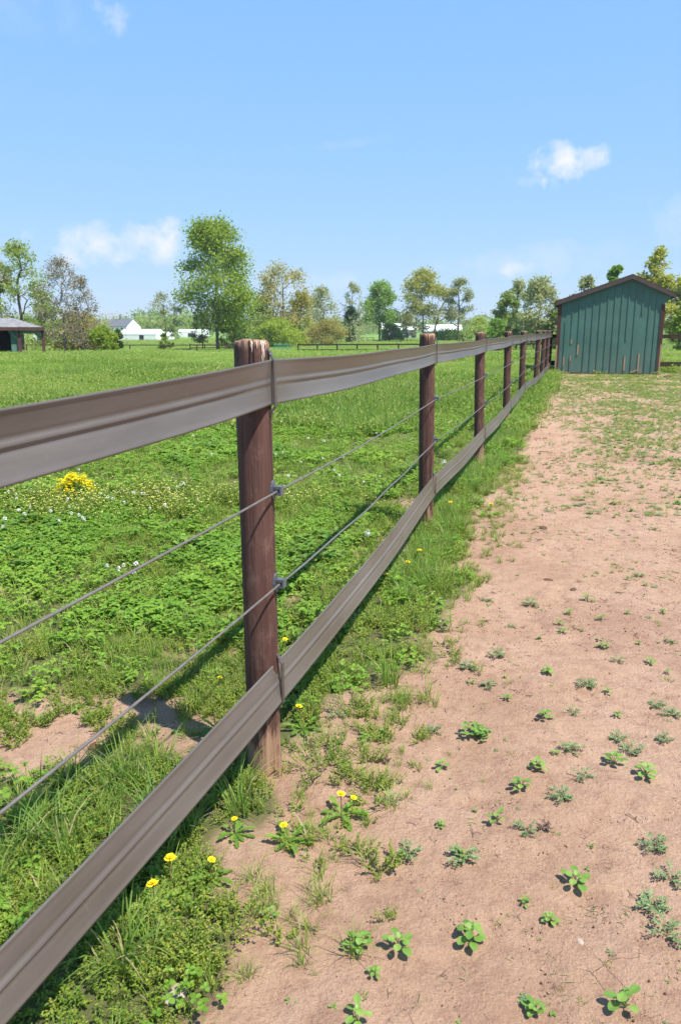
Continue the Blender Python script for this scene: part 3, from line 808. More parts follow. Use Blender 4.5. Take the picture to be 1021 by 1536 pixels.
def farmhouse():
    D = 330.0; gx = xat(184, D); z0 = float(terrain(gx, D))
    root = empty('farmhouse', (gx, D, z0), radians(-28), 'white two storey farmhouse with a slate grey gable roof beyond the field', 'house')
    k = (D*cos(PITCH)+3)/FPX
    ze = zat(490, D)-z0; zr_ = zat(478.5, D)-z0
    w = MB(); gable_wall(w, -5.5, 6.2, -4.2, 4.2, ze, zr_); w.build('wall', M['white_wall'], root)
    r = MB(); gable(r, -5.5, 6.2, -4.2, 4.2, ze+.05, zr_+.05, 'x', .12); r.build('roof', M['roof_slate'], root)
    for x in (-3.6, -1.2, 1.2, 3.8):
        for z in (1.2, ze-1.7):
            b = MB(); b.box2((x-.45, -4.26, z), (x+.45, -4.205, z+1.3)); b.build('window', M['glass'], root)
    for y in (-1.8, 1.4):
        for z in (1.2, ze-1.7):
            b = MB(); b.box2((-5.56, y-.4, z), (-5.505, y+.4, z+1.3)); b.build('window', M['glass'], root)
    b = MB(); b.box2((-.5, -.4, zr_-.5), (.2, .4, zr_+1.2)); b.build('chimney', M['stone'], root)
    # barn in front
    D = 300.0; gx = xat(213, D); z0 = float(terrain(gx, D))
    root = empty('barn', (gx, D, z0), radians(-16), 'long low white barn with white metal roof in front of the farmhouse', 'barn')
    ze = zat(501.5, D)-z0; zr_ = zat(494.5, D)-z0
    w = MB(); gable_wall(w, -7.5, 8.0, -4.0, 4.0, ze, zr_); w.build('wall', M['white_wall'], root)
    w = MB(); w.box2((-7.58, -3.9, -.4), (-7.505, 3.9, ze)); gable_wall(w, -7.575, -7.506, -3.9, 3.9, ze, zr_-.1); w.build('gable_end', M['grey_wall'], root)  # shaded end of the white barn, its shade painted as a grey sheet
    r = MB(); gable(r, -7.5, 8.0, -4.0, 4.0, ze+.03, zr_+.03, 'x', .08); r.build('roof', M['white_roof'], root)
    b = MB(); b.box2((-7.66, -1.7, -.3), (-7.585, 1.0, 2.5)); b.build('barn_door', M['dark_open'], root)  # doorway shade painted as a dark slab on the wall
    b = MB(); b.box2((1.2, -4.08, -.3), (3.0, -4.005, 1.9)); b.build('barn_door', M['dark_open'], root)
    D = 302.0; gx = xat(243, D); z0 = float(terrain(gx, D))
    root = empty('lean_to', (gx, D, z0), radians(-16), 'low open sided lean-to shed at the right end of the long white barn', 'shed')
    b = MB(); b.box2((-4.4, -2.5, -.4), (1.5, -2.4, zat(504, D)-z0)); b.build('open_front', M['dark_open'], root)  # dark slab painting the shade under the open front
    b = MB(); b.box2((-4.4, -2.39, -.4), (4.0, 2.6, zat(505, D)-z0)); b.build('wall', M['white_wall'], root)
    r = MB(); gable(r, -4.6, 4.2, -2.6, 2.7, zat(503.5, D)-z0, zat(498.5, D)-z0, 'x', .2); r.build('roof', M['white_roof'], root)
    for (px, D, w, pe, pr_, lab, nm) in ((291, 420, 7.5, 497.5, 494.5, 'tiny white roofed outbuilding between the thin tree and the big tree', 'outbuilding'),
                                    (136, 300, 4.0, 498, 493, 'pale outbuilding half hidden by the bare trees behind the teal run-in shed', 'outbuilding'),
                                    (76, 250, 4.2, 497, 492.5, 'pale grey roofed outbuilding glimpsed just right of the teal run-in shed', 'outbuilding')):
        gx = xat(px, D); z0 = float(terrain(gx, D))
        root = empty(nm, (gx, D, z0), radians(-8), lab, 'outbuilding')
        ze = zat(pe, D)-z0; zr_ = zat(pr_, D)-z0
        w_ = MB(); gable_wall(w_, -w, w, -3, 3, ze, zr_); w_.build('wall', M['white_wall'], root)
        r = MB(); gable(r, -w, w, -3, 3, ze+.03, zr_+.03, 'x', .08); r.build('roof', M['white_roof'], root)
        b = MB(); b.box2((-w*.3, -3.07, -.3), (w*.2, -3.004, ze*.72)); b.build('opening', M['dark_open'], root)  # shade of the opening, painted as a dark slab
    # long sheds behind the right-hand trees
    for (px0, px1, D, pe, pr_, lab) in ((574, 624, 400, 494, 485.5, 'long white roofed barn seen behind the round bright green tree'),
                                        (634, 690, 410, 496.5, 487.5, 'long low white roofed barn behind the golden tree and the leaning trunk')):
        xa, xb = xat(px0, D), xat(px1, D); gx = (xa+xb)/2; z0 = float(terrain(gx, D)); hw = (xb-xa)/2
        root = empty('barn', (gx, D, z0), radians(-4), lab, 'barn')
        ze = zat(pe, D)-z0; zr_ = zat(pr_, D)-z0
        w_ = MB(); gable_wall(w_, -hw, hw, -6, 6, ze, zr_); w_.build('wall', M['grey_wall'], root)
        r = MB(); gable(r, -hw, hw, -6, 6, ze+.03, zr_+.03, 'x', .5); r.build('roof', M['white_roof'], root)
        for q in range(5):
            x = -hw*.85 + q*hw*.42
            b = MB(); b.box2((x-1.2, -6.08, -.2), (x+1.2, -6.004, max(.8, ze*.65))); b.build('opening', M['dark_open'], root)  # dark slabs on the wall paint the shade in the bays
farmhouse()

# ------------------------------------------------------------------ far fences
def rail_fence(pxs, Ds, h, step, rails, label, prad=.09, rail_h=.14, name='rail_fence', mat='far_rail', kick=1.0):
    """posts every few metres between pixel columns pxs at forward distances Ds"""
    xa, xb = xat(pxs[0], Ds[0], -1), xat(pxs[1], Ds[1], -1)
    a = np.array((xa, Ds[0])); b = np.array((xb, Ds[1])); n = max(2, int(round(np.linalg.norm(b-a)/step)))
    z0 = float(terrain(*a))
    root = empty(name, (a[0], a[1], z0), 0, label, 'fence'); tops = []
    for k in range(n+1):
        p = a + (b-a)*k/n; z = float(terrain(*p)) - z0
        q = MB(); hh = h + random.uniform(-.03, .08)
        q.tube([(p[0]-a[0], p[1]-a[1], z-.3), (p[0]-a[0], p[1]-a[1], z+hh)], prad, 6); q.build('post', M[mat], root)
        tops.append((p[0]-a[0], p[1]-a[1], z))
    for f in rails:
        q = MB()
        for u, v in zip(tops[:-1], tops[1:]):
            q.beam((u[0], u[1]-prad, u[2]+h*f), (v[0], v[1]-prad, v[2]+h*f), .05, rail_h)
        q.build('rail', M[mat], root)
    return root
rail_fence((40, 345), (128, 132), 1.25, 5.0, (.93,), 'single rail brown fence crossing the far side of the left pasture', .10, .16)
rail_fence((447, 836), (118, 104), 1.3, 3.1, (.92, .35), 'brown rail fence crossing behind the two nearest posts', .11, .2)
rail_fence((285, 350), (150, 152), 1.3, 3.2, (.9, .5), 'short dark fence in front of the trunk of the tallest tree', .1, .12)
rail_fence((400, 560), (225, 262), 1.5, 3.2, (.92,), 'row of thin posts along the foot of the far hedgerow', .11, .12)
def gate():
    D = 126.0; a = xat(411, D, -1); b = xat(436, D, -1); z0 = float(terrain(a, D))
    root = empty('gate', (a, D, z0), 0, 'green tubular gate in the far fence just right of the nearest post', 'gate')
    w = b-a
    q = MB()
    q.tube([(0, 0, .1), (0, 0, 1.25), (w, 0, 1.25), (w, 0, .1), (0, 0, .1)], .07, 6); q.build('gate_frame', M['gate_green'], root)
    for z in (.35, .6, .85, 1.05):
        q = MB(); q.tube([(0, 0, z), (w, 0, z)], .045, 5); q.build('gate_bar', M['gate_green'], root)
gate()

# ------------------------------------------------------------------ trees
def tree_skeleton(rng, H, W, trunk_top, crown_lo, n_targets, lobes, lean=(0, 0), asym=(0, 0), uni=.28):
    """grow a branch skeleton into a lobed crown volume; returns nodes, parents, counts"""
    nodes = [np.array((0., 0., -.3))]; par = [-1]
    k = 9; zt = H*trunk_top
    wob = rng.normal(0, .012*H, (k+1, 2)); wob = np.cumsum(wob, 0)*.5
    for i in range(1, k+1):
        f = i/k
        nodes.append(np.array((wob[i, 0]*f+lean[0]*f*f, wob[i, 1]*f+lean[1]*f*f, zt*f))); par.append(len(nodes)-2)
    cz0, cz1 = H*crown_lo, H
    cen = np.array((lean[0]+asym[0], lean[1]+asym[1], 0))
    T = []
    # lobes: sub-crowns of leaves, so that the outline is uneven with gaps
    L = []
    for _ in range(lobes):
        u = rng.random(); z = cz0 + (cz1-cz0)*(.08+.90*u)
        prof = sin(pi*min(1, max(.0, (z-cz0)/(cz1-cz0)*.86+.12)))**.75
        a = rng.random()*2*pi; r = W/2*prof*sqrt(rng.uniform(.05, .95))
        rad = W*rng.uniform(.09, .19)*(1.1-.35*u)
        L.append((np.array((cen[0]+r*cos(a)*.9, cen[1]+r*sin(a)*.9, min(z, cz1-rad*.5))), rad))
    L.append((np.array((cen[0]+rng.normal(0, W*.04), cen[1], cz1-W*.09)), W*.10))
    while len(T) < n_targets:
        d = rng.normal(size=3); d /= np.linalg.norm(d)
        if rng.random() > uni:
            c, r = L[rng.integers(len(L))]
            T.append(c + d*r*rng.random()**.45*np.array((1, 1, .85)))
        else:
            u = rng.random()**.85; z = cz0 + (cz1-cz0)*u
            prof = max(.12, sin(pi*min(1, u*.80+.17))**.7)
            a = rng.random()*2*pi; r = W/2*prof*sqrt(rng.uniform(.15, 1.0))
            T.append(np.array((cen[0]+r*cos(a), cen[1]+r*sin(a), z)))
    T = np.array(T)
    T = T[np.argsort(np.hypot(T[:, 0]-cen[0]*.5, T[:, 1]-cen[1]*.5) + .35*np.abs(T[:, 2]-cz0))]
    tips = []
    for t in T:
        P = np.array(nodes); dv = t - P
        d = np.linalg.norm(dv, axis=1); hor = np.hypot(dv[:, 0], dv[:, 1])
        cost = d + 2.2*np.maximum(0, hor*.45 - dv[:, 2]) 
        cost[:3] += H*.6
        j = int(np.argmin(cost)); p0 = nodes[j]; n = max(2, int(d[j]/(H*.055)))
        last = j
        for q in range(1, n+1):
            f = q/n
            p = p0*(1-f)+t*f + np.array((0, 0, .10*d[j]*sin(pi*f)*(-.6 if rng.random() < .3 else .6))) + rng.normal(0, .012*d[j], 3)*(q < n)
            nodes.append(p); par.append(last); last = len(nodes)-1
        tips.append(last)
    cnt = np.zeros(len(nodes)); 
    for t in tips: cnt[t] += 1
    for i in range(len(nodes)-1, 0, -1): cnt[par[i]] += cnt[i]
    return np.array(nodes), np.array(par), cnt, tips
def branch_mesh(nodes, par, cnt, r0, rmin):
    mb = MB(); tot = cnt[1]
    rad = np.maximum(rmin, r0*np.sqrt(cnt/tot))
    for i in range(1, len(nodes)):
        p = par[i]; n = 7 if rad[i] > r0*.45 else (4 if rad[i] > r0*.15 else 3)
        mb.tube([nodes[p], nodes[i]], [min(rad[p], rad[i]*1.25), rad[i]], n, 0, False)
    return mb
def leaf_cloud(rng, centres, spread, per, size, up=.35):
    """small leaf faces scattered round twig ends: returns V, F arrays"""
    C = np.repeat(np.asarray(centres), per, axis=0); n = len(C)
    P = C + rng.normal(0, 1, (n, 3))*spread*np.array((1, 1, .8))
    a = rng.normal(size=(n, 3)); a[:, 2] *= .6; a /= np.linalg.norm(a, axis=1)[:, None]
    b = np.cross(a, rng.normal(size=(n, 3))); b /= np.linalg.norm(b, axis=1)[:, None]
    s = size*rng.uniform(.55, 1.35, (n, 1))
    V = np.stack((P-a*s, P-b*s*.55, P+a*s, P+b*s*.55), 1).reshape(-1, 3)
    F = np.arange(n*4).reshape(-1, 4)
    return V, F
def np_mesh(name, V, F, mat):
    me = bpy.data.meshes.new(name); k = F.shape[1]
    me.vertices.add(len(V)); me.vertices.foreach_set('co', V.astype(np.float32).ravel())
    me.loops.add(F.size); me.loops.foreach_set('vertex_index', F.ravel().astype(np.int32))
    me.polygons.add(len(F)); me.polygons.foreach_set('loop_start', np.arange(0, F.size, k, dtype=np.int32))
    me.polygons.foreach_set('loop_total', np.full(len(F), k, dtype=np.int32))
    me.update(calc_edges=True); me.materials.append(mat); return me
def tree(px, top, wpx, D, leaf, label, seed, bark='bark', density=1.0, crown_lo=.25, trunk_top=.7, targets=70, lobes=14, leafsize=.30, spread=.75, name='tree', lean=(0, 0), cat='tree', thick=.016, twig=.02, asym=(0, 0), per=60, uni=.36):
    rng = np.random.default_rng(seed)
    x = xat(px, D, -1); z0 = float(terrain(x, D)); H = zat(top, D) - z0; W = .97*wpx/FPX*(D*cos(PITCH)+1)
    root = empty(name, (x, D, z0), 0, label, cat, )
    nodes, par, cnt, tips = tree_skeleton(rng, H, W, trunk_top, crown_lo, int(targets*1.5), lobes, lean, asym, uni)
    branch_mesh(nodes, par, cnt, H*thick, twig).build('trunk', M[bark], root)
    if density > 0:
        low = [i for i in range(len(nodes)) if cnt[i] <= 2.5 and nodes[i][2] > H*crown_lo*.8]
        C = nodes[low]
        V, F = leaf_cloud(rng, C, spread*W/12.5, max(1, int(round(1.65*per*density*len(tips)/max(1, len(low))))), leafsize)
        o = bpy.data.objects.new('crown', np_mesh('crown', V, F, M[leaf])); COL.objects.link(o); o.parent = root
    return root

# left group behind the run-in shed
tree(36, 362, 104, 100, 'leaf_mid', 'tall thinly leafed green tree at the left edge behind the run-in shed', 101, 'bark', .30, .12, .62, 70, 13, .16, .62, per=80)
tree(8, 392, 60, 108, 'leaf_olive', 'olive half bare tree cut by the left edge of the picture', 117, 'bark', .22, .1, .6, 60, 10, .15, .7, per=80)
tree(98, 386, 92, 96, 'leaf_bud', 'grey bare twiggy tree between the run-in shed and the bright bush', 102, 'bark_pale', .06, .08, .45, 300, 26, .10, .5, twig=.030, thick=.011, per=90)
tree(126, 416, 60, 94, 'leaf_bud', 'lower bare twiggy tree directly behind the bright green bush', 103, 'bark_pale', .05, .06, .45, 240, 20, .10, .5, twig=.028, thick=.011, per=90)
tree(67, 440, 60, 112, 'leaf_mid', 'small green shrubby tree right behind the eave of the run-in shed', 104, 'bark', .35, .05, .5, 60, 10, .16, .8, per=80)
tree(158, 491, 44, 92, 'leaf_bright', 'bright lime green rounded bush at the foot of the bare trees', 105, 'bark', 1.1, .02, .5, 50, 7, .12, .8, name='bush', cat='bush', per=90)
tree(178, 497, 16, 93, 'leaf_dark', 'dark green shrub tucked against the right side of the lime green bush', 106, 'bark', 1.2, .02, .5, 30, 6, .10, 1.2, name='shrub', cat='bush', per=60)
tree(118, 474, 84, 120, 'leaf_olive', 'olive thicket filling the space under the bare twiggy trees', 107, 'bark_pale', .5, .02, .4, 90, 16, .2, .9, name='thicket', cat='bush', per=80)
tree(248, 440, 62, 150, 'leaf_pale', 'slender sparse young tree in front of the white barn roof', 108, 'bark', .13, .22, .62, 80, 12, .17, .6, twig=.022, thick=.011, per=70)
tree(247, 499, 26, 149, 'leaf_bright', 'small lime green shrub at the foot of the slender sparse tree', 109, 'bark', .7, .02, .4, 24, 7, .13, .7, name='shrub', cat='bush', per=60)
# the big one and its neighbours
tree(326, 338, 126, 150, 'leaf_bright', 'tallest tree, full bright green crown left of the nearest post', 110, 'bark', .62, .16, .86, 130, 34, .25, .78, per=120, thick=.013, uni=.34)
tree(304, 470, 34, 158, 'leaf_bud', 'small grey bare tree at the left foot of the tallest tree', 111, 'bark_dark', .35, .15, .6, 50, 8, .14, .7, per=50)
tree(352, 452, 52, 156, 'leaf_mid', 'mid green understorey tree at the right foot of the tallest tree', 112, 'bark', .6, .05, .6, 60, 10, .22, .9, per=70)
tree(424, 396, 94, 190, 'leaf_olive', 'olive brown budding tree right of the tallest tree', 113, 'bark', .42, .18, .7, 100, 18, .27, .8, per=70)
tree(392, 455, 60, 186, 'leaf_mid', 'loose green shrubby tree between the tallest tree and the olive one', 114, 'bark', .5, .04, .5, 60, 10, .26, .9, per=70)
tree(452, 440, 50, 192, 'leaf_gold', 'yellowish shrubby tree at the right foot of the olive tree', 115, 'bark', .45, .06, .5, 50, 9, .25, .8, per=70)
tree(484, 432, 62, 205, 'leaf_pale', 'greyish green budding tree in the middle of the far hedgerow', 116, 'bark', .28, .10, .6, 90, 14, .24, .8, per=70)
tree(415, 484, 84, 182, 'leaf_bright', 'lime green undergrowth beneath the olive tree', 118, 'bark', .8, .02, .3, 80, 16, .22, .8, name='undergrowth', cat='bush', per=70)
tree(490, 485, 80, 200, 'leaf_olive', 'brownish undergrowth at the foot of the greyish green tree', 119, 'bark_pale', .6, .02, .3, 70, 14, .22, .8, name='undergrowth', cat='bush', per=70)
tree(529, 426, 36, 245, 'leaf_pale', 'thin pale sparse tree left of the round bright green tree', 120, 'bark', .28, .2, .7, 70, 10, .24, .8, twig=.03, thick=.011, per=60)
tree(527, 462, 26, 236, 'leaf_dark', 'small dark evergreen left of the thin pale tree', 121, 'bark_dark', 1.2, .05, .85, 50, 9, .26, .9, per=60, cat='tree', name='evergreen_tree')
tree(569, 425, 58, 262, 'leaf_green', 'round bright green tree on twin trunks before the white barn', 122, 'bark', .85, .22, .7, 90, 16, .34, .9, per=70)
tree(586, 486, 40, 270, 'leaf_green', 'low green shrub beside the trunks of the round bright green tree', 123, 'bark', .8, .05, .5, 40, 8, .3, .9, name='shrub', cat='bush', per=60)
tree(634, 408, 74, 262, 'leaf_gold', 'yellow green broad tree directly behind the second post', 124, 'bark', .5, .2, .66, 110, 20, .33, .85, per=70, thick=.012)
tree(650, 436, 34, 268, 'leaf_bud', 'dark leaning bare trunk between the golden tree and the pale one', 125, 'bark_dark', .12, .4, .8, 46, 8, .22, .8, lean=(4.2, 0), per=50, twig=.035)
tree(686, 420, 44, 262, 'leaf_pale', 'pale feathery tree right of the leaning bare trunk', 126, 'bark', .36, .2, .75, 80, 12, .30, .9, per=70)
tree(610, 470, 30, 275, 'leaf_pale', 'small pale tree in front of the barn between the bright and golden trees', 127, 'bark', .6, .2, .7, 40, 7, .3, .9, per=60)
tree(716, 478, 40, 262, 'leaf_bright', 'low lime shrub at the foot of the pale feathery tree', 128, 'bark', .9, .03, .4, 40, 9, .3, .9, name='shrub', cat='bush', per=60)
tree(668, 498, 66, 268, 'leaf_green', 'strip of low green hedge under the long low barn', 141, 'bark', 1.2, .02, .3, 60, 14, .26, .9, name='hedge', cat='bush', per=60)
# right group, closer
tree(757, 440, 46, 132, 'leaf_mid', 'green lower tree leftmost in the clump left of the shed', 129, 'bark', .45, .08, .6, 60, 11, .24, .9, per=70)
tree(774, 422, 42, 150, 'leaf_pale', 'sparse dark stemmed tree in the clump left of the shed', 130, 'bark_dark', .35, .2, .75, 60, 10, .22, .9, per=60)
tree(804, 418, 66, 128, 'leaf_pale', 'broad greyish green tree nearest the left side of the shed', 131, 'bark', .36, .08, .62, 100, 16, .22, .95, per=75)
tree(835, 452, 36, 126, 'leaf_mid', 'green shrubby tree touching the left corner of the shed', 132, 'bark', .8, .05, .6, 50, 9, .22, .9, per=70)
tree(742, 482, 40, 128, 'leaf_green', 'low green bush at the foot of the clump left of the shed', 133, 'bark', 1.2, .02, .4, 40, 9, .2, .9, name='bush', cat='bush', per=60)
tree(872, 416, 40, 120, 'leaf_pale', 'pale tree top rising over the left slope of the shed roof', 134, 'bark', .4, .2, .7, 60, 10, .2, .9, per=70)
tree(914, 402, 28, 96, 'leaf_green', 'small dense bright green tree top over the shed roof', 135, 'bark', 1.5, .35, .8, 60, 10, .19, 1.0, per=75)
tree(974, 374, 52, 90, 'leaf_gold', 'tall yellowish sparse tree rising behind the shed ridge', 136, 'bark', .38, .25, .75, 90, 15, .17, .9, per=75)
tree(1016, 418, 52, 100, 'leaf_gold', 'yellow green tree at the right edge of the picture beside the shed', 137, 'bark', .45, .12, .7, 80, 14, .19, .9, per=75)
tree(1040, 436, 60, 88, 'leaf_bright', 'lime green tree cut off by the right edge behind the cross fence', 138, 'bark', 1.0, .05, .6, 70, 12, .19, .9, per=75)

def far_woods():
    """the wooded skyline far off: one mass of small crowns"""
    rng = np.random.default_rng(77); C = []; S = []
    for (pa, pb, D, t0, t1, n) in ((-250, 330, 620, 470, 486, 150), (330, 560, 640, 474, 488, 90), (560, 760, 640, 480, 490, 90), (700, 1350, 620, 468, 484, 150), (195, 300, 480, 462, 482, 46)):
        for _ in range(n):
            px = rng.uniform(pa, pb); d = D*rng.uniform(.9, 1.15)
            x = xat(px, d); z0 = float(terrain(x, d)); zt = zat(t0+(t1-t0)*rng.random()**.8, d)
            h = max(4, zt-z0)
            for q in range(9):
                C.append((x+rng.normal(0, h*.26), d+rng.normal(0, 6), z0+h*(.12+.86*rng.random()**.9))); S.append(h)
    V, F = leaf_cloud(rng, np.array(C), 1.5, 16, .85)
    o = bpy.data.objects.new('far_woods', np_mesh('far_woods', V, F, M['leaf_mid'])); COL.objects.link(o)
    tag(o, 'low line of distant woods along the horizon', 'woods', kind='stuff')
far_woods()

def hedgerow():
    """the overgrown line joining the far trees: one mass of brush"""
    rng = np.random.default_rng(79)
    for (pa, pb, D, t0, t1, n, mat, lab) in ((340, 556, 238, 448, 486, 80, 'leaf_pale', 'soft pale brush joining the far trees right of the tallest tree'),
                                       (700, 842, 165, 455, 488, 46, 'leaf_mid', 'soft green brush filling between the trees left of the shed'),
                                       (960, 1120, 130, 440, 486, 40, 'leaf_mid', 'soft green brush behind the cross fence right of the shed'),
                                       (-60, 175, 135, 455, 492, 60, 'leaf_olive', 'soft olive brush behind the bare trees at far left')):
        C = []
        for _ in range(n):
            px = rng.uniform(pa, pb); d = D*rng.uniform(.95, 1.08); x = xat(px, d); z0 = float(terrain(x, d))
            h = max(2.0, zat(t0+(t1-t0)*rng.random()**.6, d)-z0)
            for q in range(8): C.append((x+rng.normal(0, h*.16), d+rng.normal(0, 2.5), z0+h*(.05+.92*rng.random()**1.2)))
        V, F = leaf_cloud(rng, np.array(C), .0045*D, 13, .0012*D)
        o = bpy.data.objects.new('hedgerow', np_mesh('hedgerow', V, F, M[mat])); COL.objects.link(o); tag(o, lab, 'hedgerow', kind='stuff')
hedgerow()

def haze():
    """the air itself: far things fade a little towards the pale horizon"""
    mb = MB(); mb.box2((-1300, -60, -8), (1300, 1500, 60))
    m = bpy.data.materials.new('spring_haze'); m.use_nodes = True; nt = m.node_tree
    for n in list(nt.nodes): nt.nodes.remove(n)
    out = nt.nodes.new('ShaderNodeOutputMaterial'); v = nt.nodes.new('ShaderNodeVolumePrincipled')
    v.inputs['Color'].default_value = (.88, .94, 1.0, 1); v.inputs['Density'].default_value = .00020; v.inputs['Anisotropy'].default_value = .2
    nt.links.new(v.outputs[0], out.inputs['Volume'])
    o = mb.build('haze', m); tag(o, 'thin pale spring haze softening the far trees and horizon', 'haze', kind='stuff')
haze()

# ------------------------------------------------------------------ low plants: building blocks
def leaf_fold(mb, base, d, up, L, W, mi=0, droop=.0, fold=.25):
    """a leaflet: two halves folded along the midrib"""
    base = Vector(base); d = Vector(d).normalized(); s = d.cross(Vector(up))
    if s.length < 1e-4: s = Vector((1, 0, 0))
    s.normalize(); u = s.cross(d)
    m1 = base + d*L*.55 - u*L*.05; tip = base + d*L - u*L*(.12+droop)
    l1 = base + d*L*.35 + s*W*.45 + u*W*fold; l2 = base + d*L*.78 + s*W*.42 + u*W*fold*.8
    r1 = base + d*L*.35 - s*W*.45 + u*W*fold; r2 = base + d*L*.78 - s*W*.42 + u*W*fold*.8
    mb.add([base, l1, l2, tip, m1, r2, r1], [(0, 4, 2, 1), (4, 3, 2), (0, 6, 5, 4), (4, 5, 3)], mi)
def leaf_oval(mb, base, d, up, L, W, mi=0, droop=.15, fold=.15):
    """a rounded leaf, folded along the midrib and arching down to the tip"""
    base = Vector(base); d = Vector(d).normalized(); s = d.cross(Vector(up))
    if s.length < 1e-4: s = Vector((1, 0, 0))
    s.normalize(); u = s.cross(d); mid = []; lf = []; rt = []
    for f, w in ((0, .06), (.15, .30), (.38, .48), (.62, .50), (.84, .34), (.97, .10)):
        m = base + d*L*f - u*L*droop*f*f; mid.append(m)
        lf.append(m + s*W*w + u*W*w*fold); rt.append(m - s*W*w + u*W*w*fold)
    n = len(mid); vs = mid + lf + rt
    fs = [(i, i+1, n+i+1, n+i) for i in range(n-1)] + [(i+1, i, 2*n+i, 2*n+i+1) for i in range(n-1)]
    mb.add(vs, fs, mi)
def blade(mb, base, ang, L, w, bend, mi=0, seg=3, twist=0.0):
    """grass blade: tapering, bending over"""
    b = Vector(base); d = Vector((cos(ang), sin(ang), 0)); s = Vector((-sin(ang+twist), cos(ang+twist), 0)); vs = []
    for k in range(seg+1):
        f = k/seg; a = bend*f
        p = b + d*(L*f*sin(a*.75)) + Vector((0, 0, L*f*cos(a*.75)))
        ww = w*(1-f**1.6)*.5 + .0003
        vs += [p - s*ww, p + s*ww]
    mb.add(vs, [(2*k, 2*k+1, 2*k+3, 2*k+2) for k in range(seg)], mi)
def clover_patch(seed, R=.075, n=17, hmin=.025, hmax=.085, ls=.016):
    rng = random.Random(seed); mb = MB()
    for _ in range(n):
        a = rng.uniform(0, 2*pi); r = R*sqrt(rng.random()); h = rng.uniform(hmin, hmax)
        x, y = r*cos(a), r*sin(a); tx, ty = x+rng.uniform(-.015, .015), y+rng.uniform(-.015, .015)
        mb.tube([(x, y, 0), ((x+tx)/2, (y+ty)/2, h*.6), (tx, ty, h)], .0007, 3, 1, False)
        a0 = rng.uniform(0, 2*pi); t = rng.uniform(-.25, .35); L = ls*rng.uniform(.7, 1.25)
        tiltx, tilty = rng.uniform(-.35, .35), rng.uniform(-.35, .35)
        for k in range(3):
            aa = a0 + k*2*pi/3
            d = Vector((cos(aa), sin(aa), t*.5 + tiltx*cos(aa)+tilty*sin(aa)))
            leaf_fold(mb, (tx, ty, h), d, (0, 0, 1), L, L*.95, 0, 0, .12)
    return mb
def grass_tuft(seed, n=22, L0=.06, L1=.16, R=.03, w=.0035, bend=(.3, 1.5), straw=.06):
    rng = random.Random(seed); mb = MB()
    for _ in range(n):
        a = rng.uniform(0, 2*pi); r = R*sqrt(rng.random())
        blade(mb, (r*cos(a), r*sin(a), 0), a+rng.uniform(-.8, .8), rng.uniform(L0, L1), w*rng.uniform(.7, 1.3), rng.uniform(*bend), 1 if rng.random() < straw else 0, 4, rng.uniform(-.5, .5))
    return mb
def fine_weed(seed, R=.06, n=13, h0=.03, h1=.10, bloom=False):
    """thin branching stems with tiny leaves"""
    rng = random.Random(seed); mb = MB()
    for _ in range(n):
        a = rng.uniform(0, 2*pi); r = R*sqrt(rng.random()); h = rng.uniform(h0, h1)
        x, y = r*cos(a)*.5, r*sin(a)*.5; tx, ty = r*cos(a)*1.3, r*sin(a)*1.3
        mb.tube([(x, y, 0), ((x*.4+tx*.6), (y*.4+ty*.6), h*.6), (tx, ty, h)], .0007, 3, 1, False)
        for k in range(9):
            f = .25+.75*k/8; p = (x+(tx-x)*f, y+(ty-y)*f, h*f); aa = rng.uniform(0, 6.28)
            leaf_fold(mb, p, (cos(aa), sin(aa), rng.uniform(.0, .8)), (0, 0, 1), rng.uniform(.006, .013), rng.uniform(.004, .007))
        if bloom:
            for k in range(3):
                aa = k*2.1; leaf_fold(mb, (tx, ty, h+.002), (cos(aa), sin(aa), .5), (0, 0, 1), .0045, .004, 2)
    return mb
def rosette(seed, n=11, L0=.05, L1=.11, w=.024, rise=(.1, .8), toothed=False):
    """leaves from one crown, lying out and arching"""
    rng = random.Random(seed); mb = MB()
    for k in range(n):
        a = 2*pi*k/n*2.4 + rng.uniform(-.4, .4); L = rng.uniform(L0, L1); e = rng.uniform(*rise); d = Vector((cos(a), sin(a), 0)); s = Vector((-sin(a), cos(a), 0))
        prof = [(.0, .12), (.18, .28), (.36, .62), (.55, .9), (.75, 1.0), (.9, .6), (1.0, .05)]
        if toothed: prof = [(.0, .12), (.15, .22), (.28, .6), (.34, .3), (.48, .85), (.55, .42), (.70, 1.1), (.78, .6), (.9, .7), (1.0, .05)]
        vs = []
        for (f, ww) in prof:
            z = L*(sin(e)*f - (.35+.5*e)*f*f*.6) + .004
            rad = L*f*cos(e*.6)
            p = d*rad + Vector((0, 0, max(.003, z)))
            q = ww*w*.5
            vs += [p - s*q + Vector((0, 0, q*.35)), p, p + s*q + Vector((0, 0, q*.35))]
        fs = []
        for i in range(len(prof)-1):
            b = 3*i; fs += [(b, b+1, b+4, b+3), (b+1, b+2, b+5, b+4)]
        mb.add(vs, fs, 0)
    return mb
def bushy_weed(seed, n=9, ls=.03, h=.06, R=.05):
    """lush broad-leaved low weed"""
    rng = random.Random(seed); mb = MB()
    for k in range(n):
        a = rng.uniform(0, 6.28); r = R*sqrt(rng.random()); hh = h*rng.uniform(.35, 1.1)
        tx, ty = r*cos(a), r*sin(a)
        mb.tube([(0, 0, 0), (tx*.6, ty*.6, hh*.5), (tx, ty, hh)], .0011, 3, 1, False)
        for j in range(4):
            aa = a + j*pi/2 + rng.uniform(-.3, .3)
            leaf_oval(mb, (tx, ty, hh-.004*j), (cos(aa), sin(aa), rng.uniform(-.1, .55)), (0, 0, 1), ls*rng.uniform(.6, 1.15), ls*rng.uniform(.5, .72), 0, .2, .15)
    return mb
